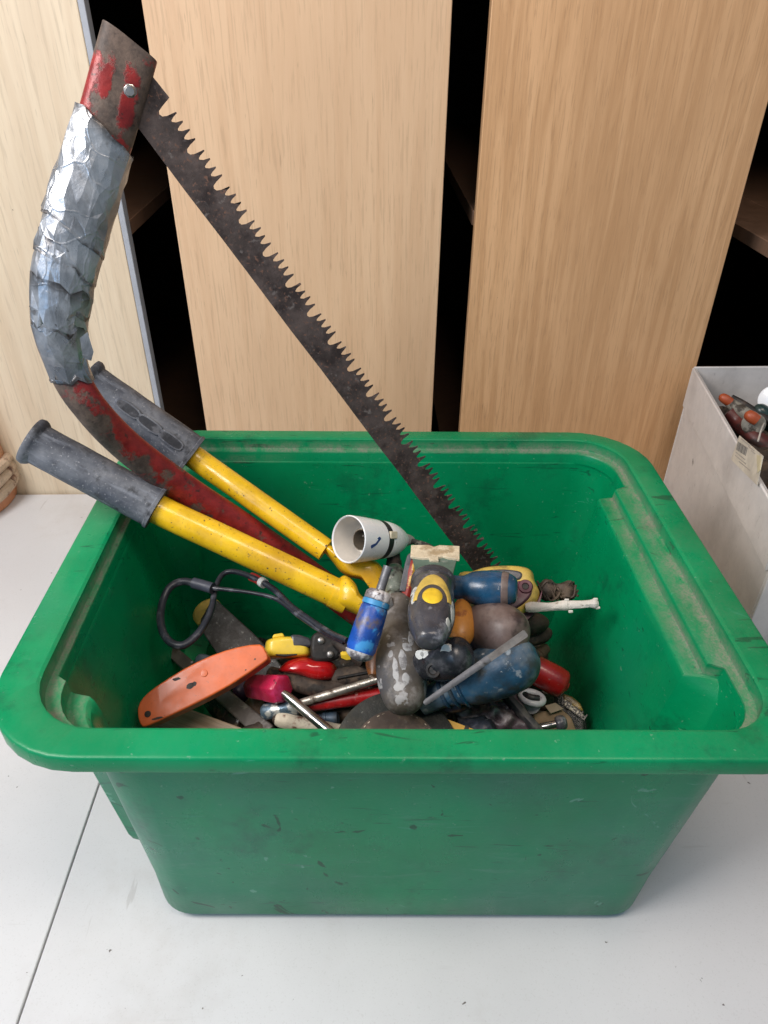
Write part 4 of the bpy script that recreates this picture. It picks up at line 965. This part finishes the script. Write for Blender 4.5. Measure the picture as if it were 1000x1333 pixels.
# tape measure
O = Pz(372, 840, .150); n_ = (CAM-O).normalized(); n_ = (n_+Vector((0, 0, .15))).normalized()
tm = empty('tape_measure', 'yellow and black tape measure on its side above the red grip', 'tape measure', at(O))
pillow('case', [(345, 838), (349, 831), (362, 828), (378, 827), (392, 829), (402, 834), (405, 845), (404, 852), (395, 855), (360, 856), (347, 854)], O, n_, .030, worn('tape_yellow', (.80, .56, .045), .32, 0, [((.45, .30, .05), 40, .62, .1)], (90, .08), .08, coat=.2), tm, .002, 8, lift=-.001)
slab('rubber_band', [(378, 826), (390, 826), (402, 830), (409, 838), (404, 843), (380, 843)], O, n_, .031, CHAR, tm, bevel=.003, lift=.0012)
slab('slot', [(357, 849), (370, 850), (390, 849), (386, 853), (370, 855), (359, 853)], O, n_, .004, NBLK, tm, bevel=.0005, lift=.0006)
slab('belt_clip', [(354, 830), (356, 825), (368, 823), (371, 828)], O, n_, .018, worn('tape_yellow_clip', (.80, .58, .05), .35), tm, bevel=.0015, lift=-.004)
slab('end_hook', [(403, 842), (418, 842), (420, 850), (405, 855)], O, n_, .020, worn('smeared_brown', (.20, .15, .07), .5, 0, [((.05, .04, .03), 40, .55, .1)]), tm, bevel=.003, lift=-.002)
# black clamp behind the tape
O = Pz(428, 842, .150); n_ = (CAM-O).normalized()
cl = empty('clamp', 'dark greasy clamp with a bright screw behind the tape measure', 'clamp', at(O))
slab('frame', [(405, 830), (412, 823), (430, 821), (440, 828), (446, 842), (440, 858), (420, 862), (405, 858)], O, n_, .030, NBLK, cl, bevel=.004, smooth_k=2)
tube('arm', [p-cl.matrix_world.translation for p in [Pz(436, 835, .150), Pz(455, 846, .150), Pz(475, 860, .145)]], [.006, .008, .008], NBLK, cl, n=12, k=5)
for x, y in ((418, 834), (430, 852)):
    p_ = Pp(x, y, O, n_)
    setw(lathe('screw', [(0, .0035), (.002, .0034), (.003, .002)], STEEL, cl, n=10), frame(p_, p_+n_*.01))
# yellow scrap by the blue screwdriver
t, L, m = tool('pencil', 'stub of a yellow pencil poking out left of the blue screwdriver end', 'pencil', Pz(444, 853, .148), Pz(466, 850, .15))
lathe('body', [(0, 4*m), (L*.3, 8*m), (L, 8*m)], YELT, t, n=6)
lathe('tip', [(-3*m, 1*m), (0, 4*m)], NBLK, t, n=6)
# orange handle in the gap
t, L, m = tool('paint_brush', 'orange brown wooden brush handle in the gap left of the thick grey handle', 'brush', Pz(486, 880, .150), Pz(500, 790, .17))
lathe('handle', smoothprof([(0, 6*m), (L*.2, 13*m), (L*.6, 11*m), (L, 8*m)], 4), worn('varnished_brown', (.24, .085, .022), .4, 0, [((.10, .04, .02), 40, .57, .1)], (120, .2), .15), t, n=18)
lathe('ferrule', [(L*.98, 8*m), (L*1.2, 9*m)], STEEL, t, n=16)
# utility knife
O = Pz(262, 892, .150); n_ = Vector((-.02, -.70, 1)).normalized()
kn = empty('utility_knife', 'chipped orange metal utility knife lying at the left of the heap', 'knife', at(O))
slab('body', [(338, 838.5), (345, 846), (349, 856), (343, 863), (300, 892), (255, 916), (215, 935), (195, 944), (185, 946), (180, 936), (179, 922), (186, 908), (205, 892), (240, 870), (275, 853), (310, 842)], O, n_, .021, ORK, kn, bevel=.0042, segs=4, smooth_k=2, angle=50)
for x, y, r_ in ((192.5, 929.5, .0030), (266, 876.5, .0034)):
    p_ = Pp(x, y, O, n_)
    setw(lathe('screw' if r_ > .0031 else 'lanyard_hole', [(-.001, r_*.9), (.0004, r_), (.0008, r_*.92), (.0009, r_*.55)], ORK if r_ > .0031 else NBLK, kn, n=18), frame(p_, p_+n_*.01))
for q, (x, y, a, b) in enumerate(((248, 893, 5, 4), (230, 884, 5, 2), (253, 890, 3, 3), (205, 935, 7, 1.6), (332, 858, 1.2, 1.2), (250, 862, 1.5, 1.2), (320, 872, 1, 1))):
    slab('paint_chip', [(x+a*math.cos(t_)*(1+.5*noise.noise(Vector((math.cos(t_)*2, q, math.sin(t_))))), y+b*math.sin(t_)*(1+.6*noise.noise(Vector((math.sin(t_)*2, q*2, 1)))) - .45*a*math.cos(t_)*.6) for t_ in [2*math.pi*i/12 for i in range(12)]], O, n_, .0012, NBLK, kn, bevel=0, lift=.00025)
# pine offcut
O = Pz(235, 940, .085); n_ = Vector((.05, -.62, 1)).normalized()
pb_ = empty('wooden_stake', 'short weathered pine offcut below the orange knife', 'wood', at(O))
PX = veneer('pine_offcut', (.58, .45, .33), (.36, .26, .175), 2.2, 2.)
A, B = Pz(172, 925, .080), Pz(330, 985, .070)
t = pb_; fm = frame(A, B); pb_.matrix_world = fm; L = (B-A).length
prism('board', [(-.020, .006), (-.014, 0), (.014, -.002), (.020, .004), (.021, L), (-.021, L)], .013, PX, t, bevel=.0018, y0=.008)
prism('end_grain', [(-.019, .0068), (-.0135, .0008), (.0135, -.001), (.019, .0045), (.019, .0065), (-.019, .0085)], .0118, worn('pale_end_grain', (.38, .33, .24), .8, bump=(300, .6)), t, bevel=.001, y0=.0075)
# square grey bar
t, L, m = tool('cold_chisel', 'long square grey steel bar running under the orange knife to the front rim', 'bar', Pz(205, 832, .080), Pz(352, 958, .088))
lathe('body', [(0, 9*m), (.002, 11*m), (L*.55, 13*m), (L, 16*m)], GREYBAR, t, n=4, pw=2, sy=.9, bevel=.0015)
lathe('worn_end', [(-.002, 7*m), (.001, 9.5*m)], SLATE, t, n=4)
# flat file with yellow end
O = Pz(300, 830, .100)
A, B = Pz(266, 792, .115), Pz(380, 925, .085)
t, L, m = tool('putty_knife', 'wide flat grey rasp with rounded yellow plastic end beside the cable loop', 'rasp', A, B)
def roundout(w0, w1, L0, L1, k=8):
    o_ = [(-w0*math.cos(math.pi*i/(2*k)*1), L0-w0*.8*math.sin(math.pi*i/(2*k))) for i in range(k)]
    o_ += [(w0*math.sin(math.pi*i/(2*k)), L0-w0*.8*math.cos(math.pi*i/(2*k))) for i in range(k+1)]
    return o_+[(w1, L1), (-w1, L1)]
prism('blade', [(-21*m, 22*m), (-12*m, 12*m), (14*m, 0*m), (20*m, 6*m), (27*m, L*.40), (28*m, L*.55), (24*m, L), (-24*m, L), (-27*m, L*.45)], .010, FILE, t, bevel=.0015, y0=.004)
prism('end_cap', roundout(21*m, 21*m, 6*m, 17*m), .016, YELPALE, t, bevel=.004, y0=.0035)
# little bluish knob peeping above the knife
t, L, m = tool('glass_stopper', 'small grey blue knob peeping over the top edge of the orange knife', 'knob', Pz(263, 870, .095), Pz(268, 852, .105))
lathe('knob', smoothprof([(0, 10*m), (L*.5, 12*m), (L*.9, 9*m), (L, 3*m)], 4), worn('grey_blue_plastic', (.13, .17, .22), .4), t, n=20)
lathe('neck', [(-L*.5, 6*m), (0, 8*m)], NBLK, t, n=12)
# cream stick by the rim
t, L, m = tool('paint_stirrer', 'cream and brown flaking stick by the front rim under the steel shaft', 'stick', Pz(358, 935, .105), Pz(442, 952, .098))
lathe('body', smoothprof([(0, 6*m), (L*.1, 10*m), (L*.5, 9*m), (L, 9*m)], 4), CREAMP, t, n=14, jit=.15)
lathe('bare_end', smoothprof([(-3*m, 3*m), (0, 6.5*m), (2*m, 7*m)], 3), BRNM, t, n=12)
# brown glass bits, dark bulbs filling the left front
for i, (a, b, r_, mt, nm, lab, ca) in enumerate([
    ((330, 912, .088), (345, 948, .082), 13, worn('brown_glassy', (.12, .08, .055), .2, 0, [((.35, .28, .2), 50, .62, .06)]), 'glass_bottle', 'small grubby brown bottle under the magenta handle', 'bottle'),
    ((280, 905, .070), (318, 945, .075), 20, worn('smoky_black_plastic', (.020, .019, .018), .2, 0, [((.12, .09, .06), 40, .60, .08), ((.55, .55, .55), 160, .73, .02)], (80, .6, .002)), 'drill_chuck', 'smoky black drill chuck between the knife and the grey bar', 'drill chuck'),
    ((315, 960, .090), (352, 948, .088), 12, BRNM, 'pipe_fitting', 'rusty brown pipe fitting at the rim beside the grey bar', 'pipe fitting'),
    ((398, 940, .092), (440, 935, .100), 11, worn('faded_blue_bar', (.05, .085, .13), .4, .2, [((.03, .03, .03), 40, .55, .1)]), 'spanner', 'faded blue grey bar behind the bright steel shaft', 'spanner'),
    ((312, 905, .085), (332, 885, .090), 14, worn('dark_purple_plastic', (.045, .018, .045), .4), 'marker', 'dark purple plastic cap behind the magenta handle', 'cap'),
    ((395, 905, .095), (470, 912, .1), 12, NBLK, 'wrench', 'near black iron wrench in the gap under the silver rod', 'wrench'),
    ((430, 928, .09), (500, 925, .1), 13, BRNM, 'hammer', 'rusty brown hammer shaft under the red insulated shaft', 'hammer'),
    ((700, 850, .11), (690, 905, .10), 15, NBLK, 'torch', 'near black torch in the shade beside the red round handle', 'torch'),
    ((722, 915, .10), (668, 912, .11), 11, BRNM, 'trowel', 'rusty brown trowel shaft under the red round handle', 'trowel'),
    ((690, 862, .125), (712, 842, .13), 8, worn('brown_strap', (.10, .065, .04), .7, bump=(200, .6)), 'strap', 'brown leather strap end above the red round handle', 'strap')]):
    t, L, m = tool(nm, lab, ca, Pz(*a), Pz(*b))
    lathe('body', smoothprof([(-r_*.3*m, r_*.5*m), (0, r_*.9*m), (L*.3, r_*m), (L*.7, r_*.95*m), (L*.98, r_*.8*m), (L, r_*.5*m)], 4), mt, t, n=16, jit=.08, sy=.85)
    lathe('collar', [(L*.55, r_*m*1.0), (L*.57, r_*m*1.1), (L*.68, r_*m*1.08), (L*.70, r_*m*.9)], mt, t, n=12, sy=.85)

# looped black cable
cab = empty('cable_loop', 'doubled black cable bent into loops with a red and white mark', 'cable', at(Pz(300, 790, .12)))
co = cab.matrix_world.translation.copy()
pa = [(452, 834, 0.2), (430, 824, 0.195), (405, 808, 0.19), (380, 790, 0.187), (355, 766, 0.187), (330, 752, 0.187), (305, 744, 0.185), (290, 748, 0.182), (281, 765, 0.18), (276, 790, 0.176), (268, 810, 0.172), (255, 828, 0.168), (238, 840, 0.166), (222, 836, 0.166), (212, 822, 0.168), (209, 802, 0.172), (213, 780, 0.178), (222, 764, 0.184), (238, 757, 0.186), (256, 760, 0.187), (275, 765, 0.187), (300, 768, 0.187), (330, 772, 0.186), (360, 780, 0.185), (390, 802, 0.188), (420, 822, 0.19), (448, 836, 0.195)]
cp = [Pz(*p) for p in pa]
rr = []
for p, w in zip(cp, [4.2, 4.2, 4.2, 4.2, 4.2, 4, 3.6, 3.6, 3.8, 4.2, 4.8, 5.2, 5.4, 5.4, 5.4, 5.2, 5.0, 5.0, 5.0, 5.2, 3.4, 2.6, 2.6, 3, 3.4, 3.6, 3.6]): rr.append(px2m(w, p))
tube('flex', [p-co for p in cp], rr, CABLE, cab, n=14, k=8)
tube('sleeve', [Pz(*q)-co for q in ((252, 759, .1865), (264, 762, .1868), (277, 766, .187))], px2m(7.5, cp[20]), worn('sleeve_grey', (.05, .055, .08), .45), cab, n=14, k=4)
tube('tape_mark', [Pz(*q)-co for q in ((327, 750.5, .185), (333, 753, .1853), (339, 756.5, .1857))], px2m(6, cp[5]), worn('red_mark', (.42, .03, .025), .5, 0, [((.04, .02, .02), 120, .6, .05)]), cab, n=12, k=4)
tube('paint_spot', [Pz(*q)-co for q in ((340, 757, .1862), (344.5, 760, .1868))], px2m(6.6, cp[5]), worn('white_mark', (.7, .69, .66), .5), cab, n=12, k=3)

# ------------------------------------------------------------------ white cardboard box at right
CB = worn('white_card', (.66, .625, .60), .6, 0, [((.50, .47, .45), 9, .60, .12), ((.22, .20, .19), 26, .715, .03), ((.16, .15, .14), 130, .735, .02)], (200, .15), .04)
zt = .239
bl, fl = Py(905, 478, .985), Pz(1000, 640, zt)
bl.z = 0; fl.z = 0
dirv = (fl-bl).normalized(); fl = bl+dirv*.40
bx = empty('cardboard_box', 'white cardboard box of garden tools with barcode label, at the right edge', 'box', at(bl))
def wallp(name, p, q, z0, z1, th, mat, off=0.):
    d = (q-p).normalized(); n2 = Vector((d.y, -d.x, 0)); n2 = n2 if n2.x < 0 else -n2
    a = p-bl; b = q-bl
    vs = [(a+n2*off), (b+n2*off), (b+n2*(off-th)), (a+n2*(off-th))]
    V = [(v.x, v.y, z0) for v in vs]+[(v.x, v.y, z1) for v in vs]
    return link(name, V, [(0, 1, 2, 3), (7, 6, 5, 4), (0, 4, 5, 1), (1, 5, 6, 2), (2, 6, 7, 3), (3, 7, 4, 0)], mat, bx, bevel=.0012)
wallp('side_panel', bl, fl, .002, zt-.003, .004, CB)
wallp('folded_flap', bl+dirv*.001, fl, zt-.062, zt, .0035, CB, .0040)
br = bl+Vector((.45, .004, 0))
vv = [(0, 0, .002), (.45, .004, .002), (.45, .008, .002), (0, .004, .002)]
link('back_panel', [(x, y-.0, z) for x, y, z in vv]+[(x, y, zt) for x, y, z in vv], [(0, 1, 2, 3), (7, 6, 5, 4), (0, 4, 5, 1), (1, 5, 6, 2), (2, 6, 7, 3), (3, 7, 4, 0)], CB, bx, bevel=.001)
box('bottom_panel', (.20, -.17, .006), (.44, .36, .005), CB, bx, .001)
wallp('far_side_panel', bl+Vector((.45, 0, 0)), fl+Vector((.45, 0, 0)), .002, zt, .004, CB)
wallp('front_panel', fl, fl+Vector((.45, .004, 0)), .002, zt, .004, CB)
# label with barcode on the flap
n2 = Vector((dirv.y, -dirv.x, 0)); n2 = n2 if n2.x < 0 else -n2
Of = bl+n2*.0078; 
slab('paper_label', [(963, 567), (994, 594), (986, 632), (952, 598)], Of, n2, .0006, worn('cream_label', (.62, .56, .46), .6, 0, [((.52, .46, .37), 30, .56, .1)]), bx, lift=.0004)
slab('label_tear', [(986, 592), (992, 594), (991, 612), (987, 616)], Of, n2, .0006, worn('yellowed_tape', (.66, .58, .38), .4), bx, lift=.0009)
GREYINK = worn('grey_print', (.20, .18, .16), .7)
for k in range(11):
    f = k/10; x = 962+11.5*f; y = 575+7.5*f; w_ = .28+.35*((k*7) % 3)/2
    slab('barcode_bar', [(x, y), (x+w_, y+w_*.65), (x+w_-2.6, y+w_*.65+10.5), (x-2.6, y+10.5)], Of, n2, .0004, GREYINK, bx, lift=.0009)
for k, (x, y, l) in enumerate(((966, 570.5, 11), (975, 580, 8), (979, 586, 5), (959, 588, 12), (958, 592, 14), (963, 600, 14))):
    slab('print_line', [(x, y), (x+l, y+l*.82), (x+l-.4, y+l*.82+1.1), (x-.4, y+1.1)], Of, n2, .0004, worn('faint_print', (.40, .36, .31), .7), bx, lift=.0009)
# tools in the box
sec = empty('secateurs', 'secateurs with orange tipped worn handles inside the white box', 'secateurs', at(Pz(960, 540, .20)))
s0 = sec.matrix_world.translation.copy()
GREYH = worn('dirty_grey_handle', (.26, .24, .20), .6, 0, [((.05, .04, .03), 60, .56, .05)], (150, .5), .2)
ORT = worn('orange_dip', (.36, .070, .022), .4, 0, [((.25, .06, .03), 60, .6, .08)])
DKR = worn('dark_red_handle', (.10, .018, .014), .45, 0, [((.03, .015, .012), 50, .55, .08)], (100, .3))
for pts, rad, mt, nm in (([(946, 521, .225), (955, 528, .222), (972, 540, .218), (985, 552, .21)], [.006, .008, .009, .011], GREYH, 'handle'),
                         ([(952, 517, .23), (966, 525, .225), (985, 538, .22), (1003, 550, .215)], [.004, .005, .006, .006], NBLK, 'handle'),
                         ([(948, 536, .215), (962, 550, .205), (980, 568, .20), (996, 582, .19)], [.009, .011, .012, .014], DKR, 'handle')):
    tube(nm, [Pz(*p)-s0 for p in pts], rad, mt, sec, n=14, k=6)
for (x, y, z), r_ in (((945, 520, .228), .0068), ((979, 543, .232), .0080)):
    p_ = Pz(x, y, z); setw(lathe('grip_tip', smoothprof([(-.010, .002), (-.007, r_*.8), (0, r_), (.008, r_*.9)], 4), ORT, sec, n=20), frame(p_, p_+Vector((.02, -.012, -.01))))
p_ = Pz(981, 552, .216); setw(lathe('pivot', [(0, .014), (.004, .015), (.006, .012), (.0065, .004)], GREYH, sec, n=20), frame(p_, p_+(CAM-p_).normalized()*.01))
t, L, m = tool('shears', 'dark green handled shears beside the secateurs in the white box', 'shears', Pz(988, 532, .225), Pz(1012, 560, .20))
lathe('handle', smoothprof([(-.006, .003), (0, .009), (L*.4, .012), (L, .012)], 4), worn('dark_green_grip', (.012, .035, .032), .35), t, n=18)
lathe('blade', [(L, .004), (L*2, .003)], STEEL, t, n=8)
t, L, m = tool('plastic_disc', 'round white plastic lid at the right frame edge in the white box', 'lid', Pz(1008, 521, .235), Pz(1004, 521, .25))
lathe('disc', [(0, .018), (.002, .020), (.004, .020), (.005, .018)], WHT, t, n=30)
lathe('boss', [(.005, .006), (.007, .005)], WHT, t, n=16)
t = empty('dark_cloth', 'dark brown cloth filling the white box below the secateurs', 'cloth', at(bl+Vector((.2, -.18, .15))))
for nm, mt, z0, sd, ins in (('fold', BRNM, .030, 4., .012), ('upper_fold', NBLK, .040, 9., .10)):
    nx = 44; vs, fs = [], []
    for j_ in range(nx):
        for i_ in range(nx):
            u_, v_ = i_/(nx-1), j_/(nx-1)
            p = bl+Vector((ins+(.437-2*ins)*u_, -ins*.6, 0))+dirv*(.010+(.375-ins)*v_)
            q = Vector((p.x*22+sd, p.y*22, sd))
            z = z0+.022*(1-2*abs(noise.noise(q)))+.010*noise.noise(q*2.7)-.16*max(0, abs(u_-.5)*2-.85)-.10*max(0, abs(v_-.5)*2-.85)
            vs.append((p.x-t.location.x, p.y-t.location.y, z))
    for j_ in range(nx-1):
        for i_ in range(nx-1): fs.append((j_*nx+i_, j_*nx+i_+1, (j_+1)*nx+i_+1, (j_+1)*nx+i_))
    link(nm, vs, fs, mt, t, angle=70)
tube('string', [t.matrix_world.inverted() @ p for p in (Pz(996, 548, .222), Pz(991, 560, .22), Pz(987, 574, .218))], .0012, WCRUST, t, n=8, k=4)

# ------------------------------------------------------------------ orange tub at left edge
pc = Pz(-62, 652, .0)
tb = empty('orange_tub', 'orange plastic tub with a bunched cream cord round it, cut off at the left edge', 'tub', at(pc))
R = (Pz(18, 652, 0)-pc).length
lathe('body', smoothprof([(.001, R*.97), (.004, R*1.0), (.03, R*1.02), (.10, R*.99), (.17, R*.94), (.25, R*.88)], 5), worn('orange_tub_plastic', (.58, .24, .115), .45, 0, [((.66, .40, .24), 20, .58, .12)], (100, .1), .08), tb, n=48)
rr_ = random.Random(5)
for k in range(3):
    tube('cord', [Vector((R*(1.03+.02*math.sin(a*5+k))*math.cos(a), R*(1.03+.02*math.sin(a*5+k))*math.sin(a), .035+.016*k+.006*math.sin(a*3+k))) for a in [2*math.pi*i/24 for i in range(25)]], .0105-.001*k, worn('cream_cord', (.56, .42, .30), .7, 0, [((.22, .12, .08), 40, .60, .06)], (150, .5), .15), tb, n=10, k=3)
